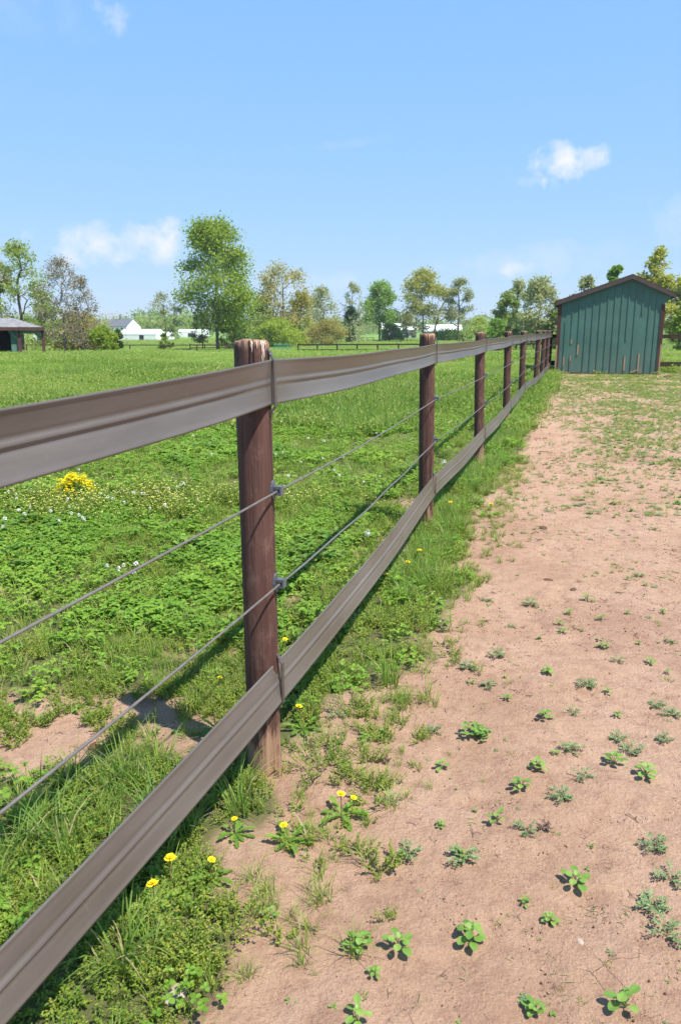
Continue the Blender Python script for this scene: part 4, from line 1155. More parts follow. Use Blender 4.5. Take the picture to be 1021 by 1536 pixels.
def meadow_tuft(seed, n=36, R=.2):
    rng = random.Random(seed); mb = MB()
    for _ in range(n):
        a = rng.uniform(0, 6.28); r = R*sqrt(rng.random()); x, y = r*cos(a), r*sin(a)
        if rng.random() < .5:
            blade(mb, (x, y, 0), rng.uniform(0, 6.28), rng.uniform(.07, .17), .010, rng.uniform(.3, 1.3), 0, 2)
        else:
            h = rng.uniform(.03, .10); aa = rng.uniform(0, 6.28)
            leaf_fold(mb, (x, y, h), (cos(aa), sin(aa), rng.uniform(-.2, .5)), (0, 0, 1), rng.uniform(.03, .055), rng.uniform(.025, .04))
    return mb
def crumb(seed):
    rng = random.Random(seed); mb = MB(); n = 7; vs = [(0, 0, .75)]
    for (z, r) in ((.45, .8), (0, 1.0), (-.3, .7)):
        for j in range(n): 
            a = 2*pi*j/n; q = r*rng.uniform(.7, 1.2); vs.append((q*cos(a), q*sin(a), z*rng.uniform(.7, 1.2)))
    fs = [(0, 1+j, 1+(j+1) % n) for j in range(n)]
    for k in range(2):
        for j in range(n): fs.append((1+k*n+j, 1+(k+1)*n+j, 1+(k+1)*n+(j+1) % n, 1+k*n+(j+1) % n))
    mb.add(vs, fs); return mb

def scraps(seed):
    rng = random.Random(seed); mb = MB()
    for k in range(3):
        a = rng.uniform(0, 6.28); x, y = rng.uniform(-5, 5), rng.uniform(-5, 5); L = rng.uniform(4, 10); b = rng.uniform(-.5, .5)
        mb.tube([(x, y, .5), (x+L*.5*cos(a), y+L*.5*sin(a), .9), (x+L*cos(a+b), y+L*sin(a+b), .4)], [.32, .36, .2], 4, 0, False)
    return mb
def scatter(name, label, cat, protos, P, scale, rot, idx):
    """countless small plants: one object whose points carry copies of the building blocks"""
    col = bpy.data.collections.new(name+'_blocks')
    for k, (mb, mats, sm) in enumerate(protos):
        o = bpy.data.objects.new('%s_block_%02d' % (name, k), mb.mesh(name+'_block', mats, sm)); col.objects.link(o)
    me = bpy.data.meshes.new(name); n = len(P)
    me.vertices.add(n); me.vertices.foreach_set('co', np.asarray(P, np.float32).ravel()); me.update()
    a = me.attributes.new('scl', 'FLOAT_VECTOR', 'POINT'); a.data.foreach_set('vector', np.asarray(scale, np.float32).ravel())
    a = me.attributes.new('rot', 'FLOAT_VECTOR', 'POINT'); a.data.foreach_set('vector', np.asarray(rot, np.float32).ravel())
    a = me.attributes.new('idx', 'INT', 'POINT'); a.data.foreach_set('value', np.asarray(idx, np.int32))
    ob = bpy.data.objects.new(name, me); COL.objects.link(ob)
    ng = bpy.data.node_groups.new(name+'_nodes', 'GeometryNodeTree')
    ng.interface.new_socket('Geometry', in_out='INPUT', socket_type='NodeSocketGeometry')
    ng.interface.new_socket('Geometry', in_out='OUTPUT', socket_type='NodeSocketGeometry')
    N = ng.nodes; L = ng.links
    gi = N.new('NodeGroupInput'); go = N.new('NodeGroupOutput'); ip = N.new('GeometryNodeInstanceOnPoints'); ci = N.new('GeometryNodeCollectionInfo')
    ci.inputs['Collection'].default_value = col; ci.inputs['Separate Children'].default_value = True; ci.inputs['Reset Children'].default_value = True
    L.new(gi.outputs[0], ip.inputs['Points']); L.new(ci.outputs[0], ip.inputs['Instance']); ip.inputs['Pick Instance'].default_value = True
    def na(nm, t):
        x = N.new('GeometryNodeInputNamedAttribute'); x.data_type = t; x.inputs['Name'].default_value = nm; return x.outputs['Attribute']
    L.new(na('idx', 'INT'), ip.inputs['Instance Index']); L.new(na('scl', 'FLOAT_VECTOR'), ip.inputs['Scale'])
    er = N.new('FunctionNodeEulerToRotation'); L.new(na('rot', 'FLOAT_VECTOR'), er.inputs[0]); L.new(er.outputs[0], ip.inputs['Rotation'])
    L.new(ip.outputs[0], go.inputs[0])
    md = ob.modifiers.new('scatter', 'NODES'); md.node_group = ng
    tag(ob, label, cat, kind='stuff'); return ob

def in_view(x, y, m=1.25):
    z = y*cos(PITCH) + EYE*sin(PITCH)
    return (z > .4) & (np.abs(x)/np.maximum(z, .1) < (PW/2/FPX)*m + .12/np.maximum(z, .3)) & (y > .75)
def sample(y0, y1, dens, keep):
    """random ground points between two forward distances, thinned by keep(x, y)"""
    wd = y1*.62+1.0; n = int((y1-y0)*2*wd*dens)
    x = RNG.uniform(-wd, wd, n); y = RNG.uniform(y0, y1, n)
    ok = in_view(x, y); x = x[ok]; y = y[ok]
    k = keep(x, y); ok = RNG.random(len(x)) < k
    return x[ok], y[ok]
def z_of(x, y): return terrain(x, y) + zmicro(x, y)
def shed_clear(x, y):
    s, t = st(x, y); return 1.0*~((s > 25.5) & (s < 30.2) & (t > .15) & (t < 3.9))
class Pts:
    def __init__(s): s.P = []; s.S = []; s.R = []; s.I = []
    def add(s, x, y, sc, idx, zs=None, tilt=.12, dz=0.0):
        n = len(x); sc = np.broadcast_to(sc, (n,)); zs = sc if zs is None else np.broadcast_to(zs, (n,))
        s.P.append(np.stack((x, y, z_of(x, y)+dz), 1)); s.S.append(np.stack((sc, sc, zs), 1))
        s.R.append(np.stack((RNG.normal(0, tilt, n), RNG.normal(0, tilt, n), RNG.uniform(0, 6.28, n)), 1)); s.I.append(np.asarray(idx, int))
    def out(s): return np.concatenate(s.P), np.concatenate(s.S), np.concatenate(s.R), np.concatenate(s.I)

green = lambda x, y: (1 - dirt_mask(x, y))*shed_clear(x, y)
lush = lambda x, y: fbm(x*.8+4, y*.8, 71, 4)           # where the clover is thick
grassy = lambda x, y: fbm(x*.6+50, y*.6, 83, 4)
def strip(x, y):                                        # 1 on the mown strip by the fence, 0 out in the pasture
    s, t = st(x, y); return sstep(-.75, -.25, t + .35*(fbm(x*2, y*2, 87, 2)-.5))

# --- clover and lush broadleaves of the pasture
c = Pts()
for (y0, y1, dn, sc) in ((.8, 3.2, 330, .95), (3.2, 6.5, 260, 1.1), (6.5, 13, 120, 1.45)):
    x, y = sample(y0, y1, dn, lambda x, y: green(x, y)*np.clip(.2 + 1.9*sstep(.40, .56, lush(x, y)) , 0, 1)*(1-.85*strip(x, y))*(1-.9*sstep(-.55, -.25, st(x, y)[1])*(st(x, y)[0] < .3)))
    c.add(x, y, sc*RNG.uniform(.7, 1.25, len(x)), RNG.integers(0, 4, len(x)))
    x, y = sample(y0, y1, dn*.18, lambda x, y: green(x, y)*sstep(.48, .6, lush(x, y))*(1-strip(x, y))*(1-sstep(-.9, -.5, st(x, y)[1])*(st(x, y)[0] < .3)))
    c.add(x, y, sc*RNG.uniform(.7, 1.3, len(x)), RNG.integers(4, 7, len(x)))
scatter('clover', 'thick green clover and broadleaf ground cover of the pasture', 'clover',
        [(clover_patch(k, .075, 17, .02, (.06, .075, .09, .05)[k], (.015, .017, .0135, .019)[k]), [M['clover'], M['stem']], False) for k in range(4)] +
        [(bushy_weed(20+k, 11, .034, .075, .07), [M['broad'], M['stem']], False) for k in range(3)], *c.out())
# --- grass
g = Pts()
for (y0, y1, dn, sc) in ((.8, 3.2, 300, .9), (3.2, 6.5, 240, 1.0), (6.5, 13, 110, 1.25)):
    x, y = sample(y0, y1, dn, lambda x, y: green(x, y)*np.clip(.18 + sstep(.46, .62, grassy(x, y)) + .30*strip(x, y), 0, 1)*(1-.75*sstep(-.35, -.1, st(x, y)[1])*(st(x, y)[0] < .4)))
    g.add(x, y, sc*RNG.uniform(.45, 1.0, len(x)), RNG.integers(0, 4, len(x)))
# longer grass along the rail where no mower or mouth reaches
def underrail(x, y):
    s, t = st(x, y); return green(x, y)*np.exp(-((t-.05)/.15)**2)*sstep(.8, 2.0, s)*sstep(.42, .6, fbm(x*1.6, y*1.6, 91, 2)+.05)
x, y = sample(2.5, 14, 300, underrail); g.add(x, y, RNG.uniform(.5, 1.1, len(x)), RNG.integers(0, 7, len(x)))
x, y = sample(14, 28, 70, lambda x, y: green(x, y)*np.exp(-((st(x, y)[1]-.15)/.35)**2)); g.add(x, y, RNG.uniform(.8, 1.5, len(x)), RNG.integers(0, 7, len(x)))
x, y = sample(10, 30, 26, lambda x, y: green(x, y)*sstep(.54, .64, fbm(x*.35+70, y*.22, 141, 3))*(st(x, y)[1] < -1.5)); g.add(x, y, RNG.uniform(1.3, 2.6, len(x)), RNG.integers(0, 7, len(x)))
# dark coarse tufts by the near rail, lower left
x, y = sample(1.0, 2.6, 230, lambda x, y: green(x, y)*np.exp(-(((x+.80)/.22)**2 + ((y-2.0)/.28)**2))); g.add(x, y, RNG.uniform(.7, 1.3, len(x)), RNG.integers(0, 7, len(x)))
# stray blades at the edge of the bare earth
x, y = sample(1.0, 9, 120, lambda x, y: dirt_mask(x, y)*np.exp(-((st(x, y)[1]-.33)/.16)**2)*(st(x, y)[1] > 0)); g.add(x, y, RNG.uniform(.35, .8, len(x)), RNG.integers(0, 4, len(x)))
scatter('grass', 'fresh green grass blades among the clover and along the fence', 'grass',
        [(grass_tuft(30+k, 22, .05, .14, .03,   .0034, (.3, 1.7), .12), [M['grass'], M['straw']], False) for k in range(4)] +
        [(grass_tuft(40+k, 26, .08, .20, .03, .0042, (.2, 1.5), .05), [M['grass_deep'], M['straw']], False) for k in range(3)], *g.out())
# --- fine yellow-green weeds
w = Pts()
for (y0, y1, dn, sc) in ((.8, 3.2, 420, .85), (3.2, 7, 200, 1.05), (7, 13, 60, 1.4)):
    x, y = sample(y0, y1, dn, lambda x, y: green(x, y)*np.clip(sstep(.50, .60, fbm(x*1.2+8, y*1.2, 95, 3))*.9 + 1.0*strip(x, y)*(st(x, y)[0] < 4.0) + .6*sstep(-.55, -.25, st(x, y)[1])*(st(x, y)[0] < .3), 0, 1))
    w.add(x, y, sc*RNG.uniform(.5, 1.2, len(x)), RNG.integers(0, 3, len(x)))
# yellowish drift of flowering weed round the white blossoms
x, y = sample(5.0, 8.5, 150, lambda x, y: np.exp(-(((x+1.9)/1.1)**2 + ((y-6.35)/.42)**2))); w.add(x, y, RNG.uniform(1.2, 2.1, len(x)), RNG.integers(3, 5, len(x)))
# loose fringe over the edge of the bare earth
x, y = sample(1.0, 9, 170, lambda x, y: dirt_mask(x, y)*np.exp(-((st(x, y)[1]-.30)/.17)**2)*(st(x, y)[1] > 0)*sstep(.42, .58, fbm(x*3, y*3, 99, 2))); w.add(x, y, RNG.uniform(.4, .9, len(x)), RNG.integers(0, 3, len(x)))
x, y = sample(2.1, 3.6, 620, lambda x, y: dirt_mask(x, y)*(st(x, y)[1] < -.1)*sstep(.42, .58, fbm(x*5, y*5, 103, 2))); w.add(x, y, RNG.uniform(.5, .9, len(x)), RNG.integers(0, 3, len(x)))
scatter('chickweed', 'fine yellow green weeds creeping along the fence and over the edge of the bare earth', 'weeds',
        [(fine_weed(50+k, .06, 15, .02, .075), [M['fine'], M['stem']], False) for k in range(3)] +
        [(fine_weed(55+k, .06, 15, .04, .095, True), [M['fine'], M['stem'], M['pale_bloom']], False) for k in range(2)], *w.out())
# --- meadow beyond the near pasture
f = Pts()
for (y0, y1, dn, sc, zs) in ((11, 20, 30, 1.0, 1.0), (20, 34, 15, 1.35, 1.1), (34, 60, 6.0, 2.1, 1.25), (60, 110, 1.7, 3.6, 1.5), (110, 200, .5, 6.5, 1.8), (200, 330, .14, 11.0, 2.4)):
    x, y = sample(y0, y1, dn, green)
    k = RNG.uniform(.7, 1.3, len(x)); tall = 1 + 1.1*sstep(.5, .68, fbm(x*.16, y*.10, 107, 4))
    f.add(x, y, sc*k, RNG.integers(0, 4, len(x)), zs*k*tall, .05)
scatter('meadow', 'green grass of the wide pasture reaching to the far fences', 'grass',
        [(meadow_tuft(60+k), [M['far_grass']], False) for k in range(4)], *f.out())
# --- sparse weeds over the bare earth, thicker towards the shed and to the right
def dirtweeds(x, y):
    s, t = st(x, y)
    base = .16 + .84*np.clip(sstep(1.5, 10, s)*sstep(.5, 1.9, t + .08*(s-8)*(s > 8)) , 0, 1)
    base = np.maximum(base, sstep(19.5, 22.5, s)*.8)
    return dirt_mask(x, y)*shed_clear(x, y)*base*np.clip(.22+1.1*sstep(.40, .64, .5*fbm(x*1.3, y*1.3, 111, 4)+.5*fbm(x*5.3, y*3.3, 113, 3)), 0, 1)*(t > .2)
d = Pts()
for (y0, y1, dn, sc) in ((.9, 3, 380, .26), (3, 6, 300, .48), (6, 11, 480, .82), (11, 18, 400, .85), (18, 27.5, 270, 1.05)):
    x, y = sample(y0, y1, dn, dirtweeds)
    d.add(x, y, sc*RNG.uniform(.45, 1.2, len(x)), RNG.integers(0, 5, len(x)), None, .1)
x, y = sample(2.0, 7, 150, lambda x, y: dirt_mask(x, y)*(st(x, y)[1] < -.05)*sstep(.42, .58, fbm(x*4, y*4, 131, 3)))
d.add(x, y, RNG.uniform(.3, .9, len(x)), RNG.integers(0, 5, len(x)), None, .15)
scatter('weed_cover', 'sprinkling of tiny green weeds over the bare paddock, thicker near the shed', 'weeds',
        [(rosette(70, 7, .025, .05, .018, (.2, .8)), [M['seedling']], False), (rosette(71, 8, .03, .06, .014, (.2, .9)), [M['greyweed']], False),
         (fine_weed(72, .05, 8, .015, .05), [M['fine'], M['stem']], False), (bushy_weed(73, 5, .022, .035, .035), [M['seedling'], M['stem']], False),
         (grass_tuft(74, 10, .03, .07, .02, .003, (.5, 1.7), .2), [M['grass'], M['straw']], False)], *d.out())
# --- crumbs of earth
e = Pts()
def crumbs(x, y): return dirt_mask(x, y)*np.clip(.18 + 1.3*sstep(.5, .68, fbm(x*1.9, y*1.9, 115, 4)), 0, 1)
for (y0, y1, dn, sc) in ((.9, 3, 3000, .0016), (3, 6, 1000, .0026), (6, 12, 240, .005)):
    x, y = sample(y0, y1, dn, crumbs)
    e.add(x, y, sc*np.minimum(2.2, np.exp(RNG.normal(0, .45, len(x)))), np.where(RNG.random(len(x)) < .09, 5 + RNG.integers(0, 2, len(x)), RNG.integers(0, 5, len(x))), None, .2)
scatter('earth_crumbs', 'small crumbs of dry earth and scraps of straw on the bare paddock', 'earth crumbs',
        [(crumb(80+k), [M['crumb'] if k < 3 else M['clod']], True) for k in range(5)] + [(scraps(86), [M['straw']], False), (scraps(87), [M['deadleaf']], False)], *e.out())

# ------------------------------------------------------------------ single plants on the bare earth
def seedling_bm(seed, n=6, ls=.034, h=.045, spread=.03):
    """young broadleaf plant: a short stem, pairs of oval leaves, a tuft at the centre"""
    rng = random.Random(seed); mb = MB()
    for k in range(n):
        a = k*2.4 + rng.uniform(-.3, .3); r = spread*(.35 + .65*(k+1)/n); hh = h*(1-.55*k/n)*rng.uniform(.8, 1.15)
        p = (r*cos(a)*.7, r*sin(a)*.7, hh)
        mb.tube([(0, 0, 0), (p[0]*.5, p[1]*.5, hh*.7), p], .0013, 4, 1, False)
        leaf_oval(mb, p, (cos(a), sin(a), rng.uniform(-.1, .5)), (0, 0, 1), ls*rng.uniform(.7, 1.2), ls*rng.uniform(.66, .85), 0, rng.uniform(.1, .35), .2)
    for k in range(5):
        a = k*1.26+rng.random(); leaf_oval(mb, (0, 0, h*.9), (cos(a), sin(a), rng.uniform(.3, 1.0)), (0, 0, 1), ls*rng.uniform(.4, .65), ls*.4)
    return mb
def sprawl_bm(seed, arms=6, R=.058, ls=.0135):
    """flat grey-green weed with feathery arms"""
    rng = random.Random(seed); mb = MB()
    for k in range(arms):
        a = 2*pi*k/arms + rng.uniform(-.5, .5); L = R*rng.uniform(.6, 1.2); h = rng.uniform(.01, .035)
        mb.tube([(0, 0, 0), (L*.5*cos(a), L*.5*sin(a), h), (L*cos(a), L*sin(a), h*.8)], .0009, 3, 1, False)
        for q in range(10):
            f = .2+.8*q/9; aa = a + (1 if q % 2 else -1)*rng.uniform(.6, 1.2)
            leaf_fold(mb, (L*f*cos(a), L*f*sin(a), h*min(1, 2*f)), (cos(aa), sin(aa), rng.uniform(0, .6)), (0, 0, 1), ls*rng.uniform(.7, 1.4), ls*.62)
    return mb
SEED_ME = [seedling_bm(200+k, (7, 9, 11, 6)[k], (.034, .028, .031, .03)[k]).mesh('seedling', [M['seedling'], M['stem']]) for k in range(4)]
SPR_ME = [sprawl_bm(210+k, (9, 11, 8)[k]).mesh('sprawling_weed', [M['greyweed'], M['stem_red']]) for k in range(3)]
BIG_ME = bushy_weed(220, 20, .034, .06, .085).mesh('leafy_weed', [M['seedling'], M['stem']])
DEAD_ME = sprawl_bm(221, 7, .05, .016).mesh('withered_weed', [M['deadleaf'], M['deadleaf']])
TUFT_ME = grass_tuft(222, 46, .10, .26, .035, .0042, (.3, 1.4), .08).mesh('grass_tuft', [M['grass'], M['straw']])
DTUFT_ME = grass_tuft(223, 110, .05, .11, .09, .0036, (.4, 1.6), .03).mesh('grass_tuft', [M['grass_deep'], M['straw']])
def place(name, me, px, py, sc, label, cat, group=None):
    x, y, z = at(px, py); o = bpy.data.objects.new(name, me); COL.objects.link(o)
    o.location = (x, y, z); o.rotation_euler = (0, 0, random.uniform(0, 6.28)); o.scale = (sc, sc, sc*random.uniform(.85, 1.1))
    return tag(o, label, cat, group)
named = [(715, 1105, 1.1, 'big', 'largest leafy weed on the bare earth, right of the foot of the nearest post'),
    (780, 1185, 1.5, 's', 'bright green seedling at the lower end of a touching pair on the bare earth'),
    (806, 1155, 1.3, 's', 'bright green seedling at the upper end of a touching pair on the bare earth'),
    (863, 1328, 1.5, 's', 'lone bright round leaved seedling in the lower right of the bare earth'),
    (704, 1412, 1.6, 's', 'bright seedling standing alone near the middle of the bottom earth'),
    (598, 1426, 1.4, 's', 'right one of two small seedlings side by side at the bottom'),
    (540, 1422, 1.35, 's', 'left one of two small seedlings side by side at the bottom'),
    (536, 1534, 1.4, 's', 'seedling cut by the bottom edge left of centre'),
    (936, 1512, 1.7, 's', 'seedling close to the bottom right corner'),
    (801, 1520, 1.0, 's', 'tiny seedling on the bottom edge between two larger ones'),
    (745, 1234, 1.25, 's', 'bright seedling just beside a withered brown weed'),
    (967, 1164, 1.6, 's', 'right hand seedling of a leafy pair near the right edge'),
    (920, 1148, 1.5, 's', 'left hand seedling of a leafy pair near the right edge'),
    (817, 1078, 1.4, 's', 'rounded pale green seedling level with the foot of the nearest post'),
    (661, 1154, 1.15, 's', 'small seedling below left of the largest leafy weed'),
    (613, 1285, 1.3, 'g', 'broad grey green sprawling weed in the middle of the lower earth'),
    (874, 1166, 1.1, 'g', 'grey green feathery weed left of the leafy pair near the right edge'),
    (981, 1272, 1.4, 'g', 'grey green weed at the right edge, upper of a straggling row'),
    (1006, 1320, 1.3, 'g', 'grey green weed at the right edge, second of a straggling row'),
    (978, 1362, 1.4, 'g', 'grey green weed near the right edge, third of a straggling row'),
    (1000, 1404, 1.4, 'g', 'grey green weed at the right edge, lowest of a straggling row'),
    (795, 908, 1.6, 'g', 'flat grey green tussock on bare earth right of the second post'),
    (880, 902, 1.6, 's', 'bright seedling right of the flat grey green tussock'),
    (817, 1244, .9, 'd', 'withered brown weed lying on the bare earth'),
    (579, 1143, .8, 'd', 'small withered brown weed near the foot of the nearest post')]
for (px, py, sc, k, lab) in named:
    me, nm, cat = {'big': (BIG_ME, 'leafy_weed', 'weed'), 's': (random.choice(SEED_ME), 'seedling', 'seedling'), 'g': (random.choice(SPR_ME), 'sprawling_weed', 'weed'), 'd': (DEAD_ME, 'withered_weed', 'weed')}[k]
    place(nm, me, px, py, sc*(.56 if k == 's' else .54), lab, cat, {'s': 'broadleaf seedlings on the bare earth', 'g': 'grey green weeds on the bare earth', 'd': 'withered weeds'}.get(k))
small_s = [(832, 1132), (573, 1103), (786, 1357), (823, 1384), (910, 1040), (820, 1010), (561, 1464), (853, 922), (901, 930), (941, 921), (908, 972), (822, 1012), (957, 967), (975, 996), (993, 920), (894, 861), (968, 879), (838, 937), (844, 950), (925, 1076), (660, 1240), (690, 1285), (548, 1112), (403, 1380), (940, 870), (1000, 1010), (760, 1050)]
for (px, py) in small_s:
    place('seedling', random.choice(SEED_ME), px, py, random.uniform(.36, .62), 'tiny pale green seedling scattered on the bare pinkish earth', 'seedling', 'tiny seedlings on the bare earth')
small_g = [(841, 1198), (731, 1030), (789, 1249), (692, 1289), (581, 1204), (859, 1070), (926, 1110), (995, 1112), (1008, 1073), (947, 1128), (856, 1126), (649, 1098), (926, 992), (957, 865), (700, 1003), (729, 902), (980, 795), (655, 905), (505, 1075), (745, 985), (880, 1030), (1005, 965), (985, 1060)]
for (px, py) in small_g:
    place('sprawling_weed', random.choice(SPR_ME), px, py, random.uniform(.45, .8), 'small flat grey green weed scattered on the bare pinkish earth', 'weed', 'small grey green weeds on the bare earth')
place('grass_tuft', TUFT_ME, 584, 1030, 1.05, 'arching tuft of long grass blades at the edge of the bare earth', 'grass tuft')
place('grass_tuft', DTUFT_ME, 655, 880, 1.3, 'dense low dark green grass tuft jutting out over the bare earth', 'grass tuft')
place('grass_tuft', TUFT_ME, 690, 800, 1.0, 'tuft of long grass right of the foot of the second post', 'grass tuft')
FW_ME = fine_weed(224, .13, 46, .03, .10).mesh('fine_weed_clump', [M['fine'], M['stem']])
place('fine_weed_clump', FW_ME, 478, 1150, 1.0, 'feathery yellow green weed clump just right of the foot of the nearest post', 'weed')
place('fine_weed_clump', FW_ME, 520, 1062, .8, 'feathery weed clump above the bare gap right of the nearest post', 'weed')
place('fine_weed_clump', FW_ME, 330, 1400, .9, 'feathery weed clump below the lower rail at the edge of the bottom earth', 'weed')

# --- dandelions
def head_bm(r=.017):
    mb = MB(); rng = random.Random(5)
    for (rr, n, z, e) in ((1.0, 20, 0, .15), (.75, 16, .002, .45), (.45, 10, .003, .9)):
        for k in range(n):
            a = 2*pi*k/n + rng.uniform(-.1, .1); L = r*rr*rng.uniform(.85, 1.1)
            d = Vector((cos(a), sin(a), 0)); s = Vector((-sin(a), cos(a), 0)); t = Vector((0, 0, z))
            tip = t + d*L*cos(e) + Vector((0, 0, L*sin(e)))
            mb.add([t-s*.0010, t+s*.0010, tip+s*.0020, tip-s*.0020], [(0, 1, 2, 3)], 0)
    mb.tube([(0, 0, -.009), (0, 0, -.002)], [.003, .006], 7, 1)
    return mb
ROS_ME = [rosette(230+k, 13, .07, .13, .03, (.15, .75), True).mesh('leaves', [M['broad']]) for k in range(2)]
HEAD_ME = head_bm().mesh('flower_head', [M['yellow'], M['stem']])
def dandelion(px, py, label, sc=1.0, h=.06, leaves=True, tilt=.25):
    x, y, z = at(px, py + 0)
    # the flower is what the photograph shows at this pixel, so step the foot back under it
    dv = pixdir(px, py); k = h/max(.05, -dv[2]); x -= dv[0]*k; y -= dv[1]*k; z = gz(x, y)
    root = empty('dandelion', (x, y, z), random.uniform(0, 6.28), label, 'dandelion', 'yellow dandelions')
    if leaves:
        o = bpy.data.objects.new('leaves', random.choice(ROS_ME)); COL.objects.link(o); o.parent = root; o.scale = (sc*.72,)*3
    s = MB(); tx, ty = random.uniform(-.012, .012), random.uniform(-.012, .012)
    s.tube([(0, 0, 0), (tx*.4, ty*.4, h*.6), (tx, ty, h)], .0016, 5); s.build('stem', M['stem_red'], root)
    o = bpy.data.objects.new('flower_head', HEAD_ME); COL.objects.link(o); o.parent = root; o.location = (tx, ty, h+.006)
    # heads look to the sun
    o.rotation_euler = (random.uniform(0, tilt), random.uniform(-tilt, tilt), random.uniform(0, 6.28)); o.scale = (sc*.74,)*3
    return root
for (px, py, sc, h, lv, lab) in ((454, 1064, 1.0, .09, 1, 'yellow dandelion right beside the foot of the nearest post'),
    (512, 1191, 1.05, .07, 1, 'brightest yellow dandelion of the clump on bare earth below the nearest post'),
    (527, 1200, .8, .06, 0, 'half closed dandelion at the right of the clump below the nearest post'),
    (433, 1243, .95, .05, 1, 'yellow dandelion at the lower left of the clump below the nearest post'),
    (255, 1297, 1.25, .09, 1, 'upper of two large dandelions under the lower rail at bottom left'),
    (231, 1329, 1.2, .09, 1, 'lower of two large dandelions under the lower rail at bottom left'),
    (314, 1292, .9, .06, 1, 'small dandelion on the edge of the earth right of the two large ones'),
    (352, 1230, .75, .05, 1, 'small dandelion below the lower rail near the nearest post'),
    (527, 921, 1.1, .09, 1, 'dandelion just under the lower rail midway between the first two posts'),
    (579, 862, 1.2, .09, 1, 'dandelion close under the lower rail approaching the second post'),
    (614, 843, 1.2, .09, 1, 'left dandelion of a close pair in the grass before the second post'),
    (628, 826, 1.2, .09, 1, 'right dandelion of a close pair in the grass before the second post'),
    (677, 756, 1.4, .09, 1, 'dandelion in the long grass right of the second post'),
    (734, 760, 1.5, .09, 1, 'dandelion on the outer edge of the grass strip past the second post'),
    (323, 1066, 1.0, .08, 1, 'dandelion left of the nearest post above the lower rail'),
    (430, 955, .9, .08, 1, 'dandelion right of the nearest post above the lower rail'),
    (328, 1018, .75, .08, 1, 'small dandelion in the weeds left of the nearest post'),
    (694, 654, 1.4, .08, 0, 'far dandelion behind the lower wire near the third post')):
    dandelion(px, py, lab, sc, h, lv)
# seeded dandelion clocks
def clock_bm(h=.13, r=.02):
    mb = MB(); rng = random.Random(9)
    mb.tube([(0, 0, 0), (.004, 0, h*.6), (0, .003, h)], .0014, 5, 1)
    for _ in range(90):
        v = Vector((rng.gauss(0, 1), rng.gauss(0, 1), rng.gauss(0, 1))).normalized(); t = v.orthogonal().normalized()*.003; u = v.cross(t)
        c = Vector((0, .003, h)); mb.add([c+v*r-t, c+v*r+u, c+v*r+t, c+v*r-u], [(0, 1, 2, 3)], 0)
        mb.add([c+v*r*.15, c+v*r+t*.15, c+v*r-t*.15], [(0, 1, 2)], 0)
    return mb
CL = clock_bm().mesh('dandelion_clock', [M['puff'], M['stem']])
place('dandelion_clock', CL, 551, 830, 1.0, 'white dandelion seed head between the lower wire and lower rail', 'seed head')
place('dandelion_clock', CL, 664, 716, 1.2, 'white dandelion seed head right behind the second post', 'seed head')

# --- yellow flowering clump
def mustard():
    x, y, z = at(113, 757)
    root = empty('mustard_clump', (x, y, z), 0, 'clump of bright yellow flowers in the pasture under the top rail', 'flowers')
    rng = random.Random(31); s = MB(); f = MB()
    for k in range(60):
        a = rng.uniform(0, 6.28); r = .17*sqrt(rng.random()); h = .27*(1-.55*(r/.17)**2)*rng.uniform(.7, 1.08)
        tx, ty = r*cos(a), r*sin(a)
        s.tube([(tx*.25, ty*.25, 0), (tx*.7, ty*.7, h*.6), (tx, ty, h)], .0016, 4, 0, False)
        for q in range(5):
            ff = rng.uniform(.2, .8); aa = rng.uniform(0, 6.28)
            leaf_fold(s, (tx*ff, ty*ff, h*ff), (cos(aa), sin(aa), .4), (0, 0, 1), .03, .014, 1)
        for q in range(15):
            px_, py_, pz = tx+rng.gauss(0, .013), ty+rng.gauss(0, .012), h+rng.gauss(0, .010)
            a0 = rng.uniform(0, 1.57)
            for j in range(4):
                aa = a0 + j*pi/2
                leaf_fold(f, (px_, py_, pz), (cos(aa), sin(aa), .35), (0, 0, 1), .0095, .0085)
    s.build('stems', [M['stem'], M['clover']], root); f.build('blossoms', M['yellow2'], root)
mustard()
# --- white clover blossoms
def blossom_bm():
    mb = MB(); rng = random.Random(3); r = .011
    mb.tube([(0, 0, 0), (.003, 0, .07), (0, 0, .115)], .0011, 4, 1)
    for k in range(46):
        v = Vector((rng.gauss(0, 1), rng.gauss(0, 1), rng.gauss(.35, 1))).normalized()
        leaf_fold(mb, Vector((0, 0, .115))+v*r*.3, v, (0, 0, 1) if abs(v.z) < .9 else (1, 0, 0), r*.95, r*.5)
    return mb
BL = blossom_bm().mesh('clover_blossom', [M['white_petal'], M['stem']])
rngb = random.Random(17)
spots = [(142, 750), (150, 742), (163, 748), (170, 745), (187, 735), (180, 738), (198, 738), (210, 741), (216, 740), (238, 739), (264, 732), (268, 729), (273, 722), (276, 729), (292, 746), (246, 758), (185, 753), (170, 748), (128, 780), (120, 775), (110, 772), (104, 761), (114, 757), (99, 752), (118, 776), (76, 770), (62, 740), (48, 735), (20, 748), (8, 738), (12, 780), (30, 764), (4, 788), (159, 848), (183, 850), (178, 858), (206, 846), (203, 856), (118, 702), (320, 682), (45, 762), (227, 757), (258, 735), (52, 752), (90, 780), (25, 738), (15, 733), (36, 776)]
spots += [(rngb.uniform(0, 340), rngb.uniform(560, 660)) for _ in range(16)] + [(rngb.uniform(410, 690), rngb.uniform(560, 720)) for _ in range(22)] + [(rngb.uniform(60, 340), rngb.uniform(535, 560)) for _ in range(14)]
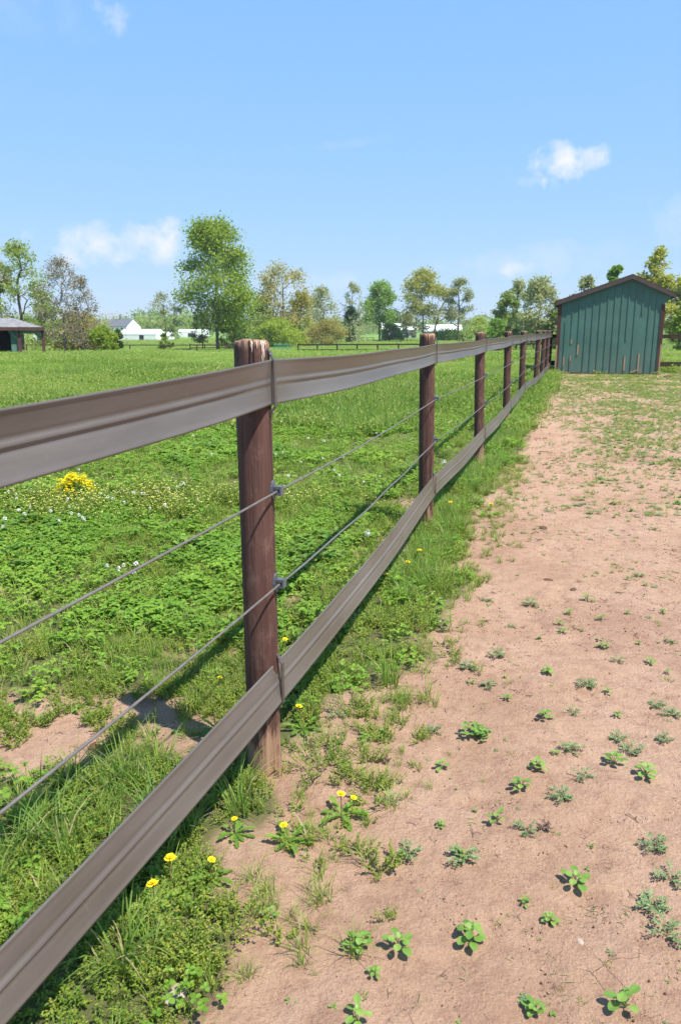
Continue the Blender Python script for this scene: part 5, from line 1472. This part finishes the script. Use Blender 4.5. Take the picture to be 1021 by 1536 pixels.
for (px, py) in spots:
    x, y, z = at(px, py); dv = pixdir(px, py); k = .115/max(.03, -dv[2]); x -= dv[0]*k; y -= dv[1]*k
    if st(x, y)[1] > -.1: continue
    o = bpy.data.objects.new('clover_blossom', BL); COL.objects.link(o); q = rngb.uniform(.8, 1.25)*(1.0 if y < 9 else 1.5)
    o.location = (x, y, gz(x, y)); o.rotation_euler = (rngb.uniform(-.2, .2), rngb.uniform(-.2, .2), rngb.uniform(0, 6.28)); o.scale = (q, q, rngb.uniform(.8, 1.15))
    tag(o, 'small white clover blossom standing in the green pasture', 'flower', 'white clover blossoms in the pasture')

# --- stones and clods
def lump(px, py, s, mat, name, label, cat, seed, flat=.5):
    x, y, z = at(px, py); o = bpy.data.objects.new(name, crumb(seed).mesh(name, M[mat], True)); COL.objects.link(o)
    sub = o.modifiers.new('round', 'SUBSURF'); sub.levels = 1; sub.render_levels = 2
    o.location = (x, y, z); o.scale = (s, s*.75, s*flat); o.rotation_euler = (0, 0, random.uniform(0, 6.28)); tag(o, label, cat)
lump(870, 1413, .017, 'stone', 'stone', 'flat buff stone alone on the bare earth at lower right', 'stone', 301, .4)
lump(655, 932, .03, 'stone', 'stone', 'pale flat stone at the edge of the grass right of the lower rail', 'stone', 302, .25)
lump(262, 1492, .04, 'stone', 'stone', 'long whitish stone on the earth at the bottom left', 'stone', 303, .3)
lump(240, 1447, .016, 'stone', 'stone', 'small white stone under the lower rail at bottom left', 'stone', 304, .5)
lump(815, 792, .05, 'clod', 'clod', 'dark clod of earth on the bare path right of the second post', 'clod', 305, .45)
lump(822, 870, .035, 'clod', 'clod', 'small dark clod amid crumbled earth on the bare path', 'clod', 306, .4)
lump(860, 884, .03, 'clod', 'clod', 'little dark clod just above the bright seedling on the path', 'clod', 307, .4)
lump(144, 1122, .028, 'clod', 'clod', 'upright brown clod on the bare patch behind the lower wire', 'clod', 308, 1.3)
for k, (px, py, s) in enumerate(((1003, 566, .22), (1018, 560, .2), (986, 562, .12))):
    lump(px, py, s, 'clod', 'clod', ('large reddish clod in the heap of earth right of the shed', 'reddish clod at the right edge by the cross fence', 'small reddish clod against the right corner of the shed')[k], 'clod', 310+k, .5)
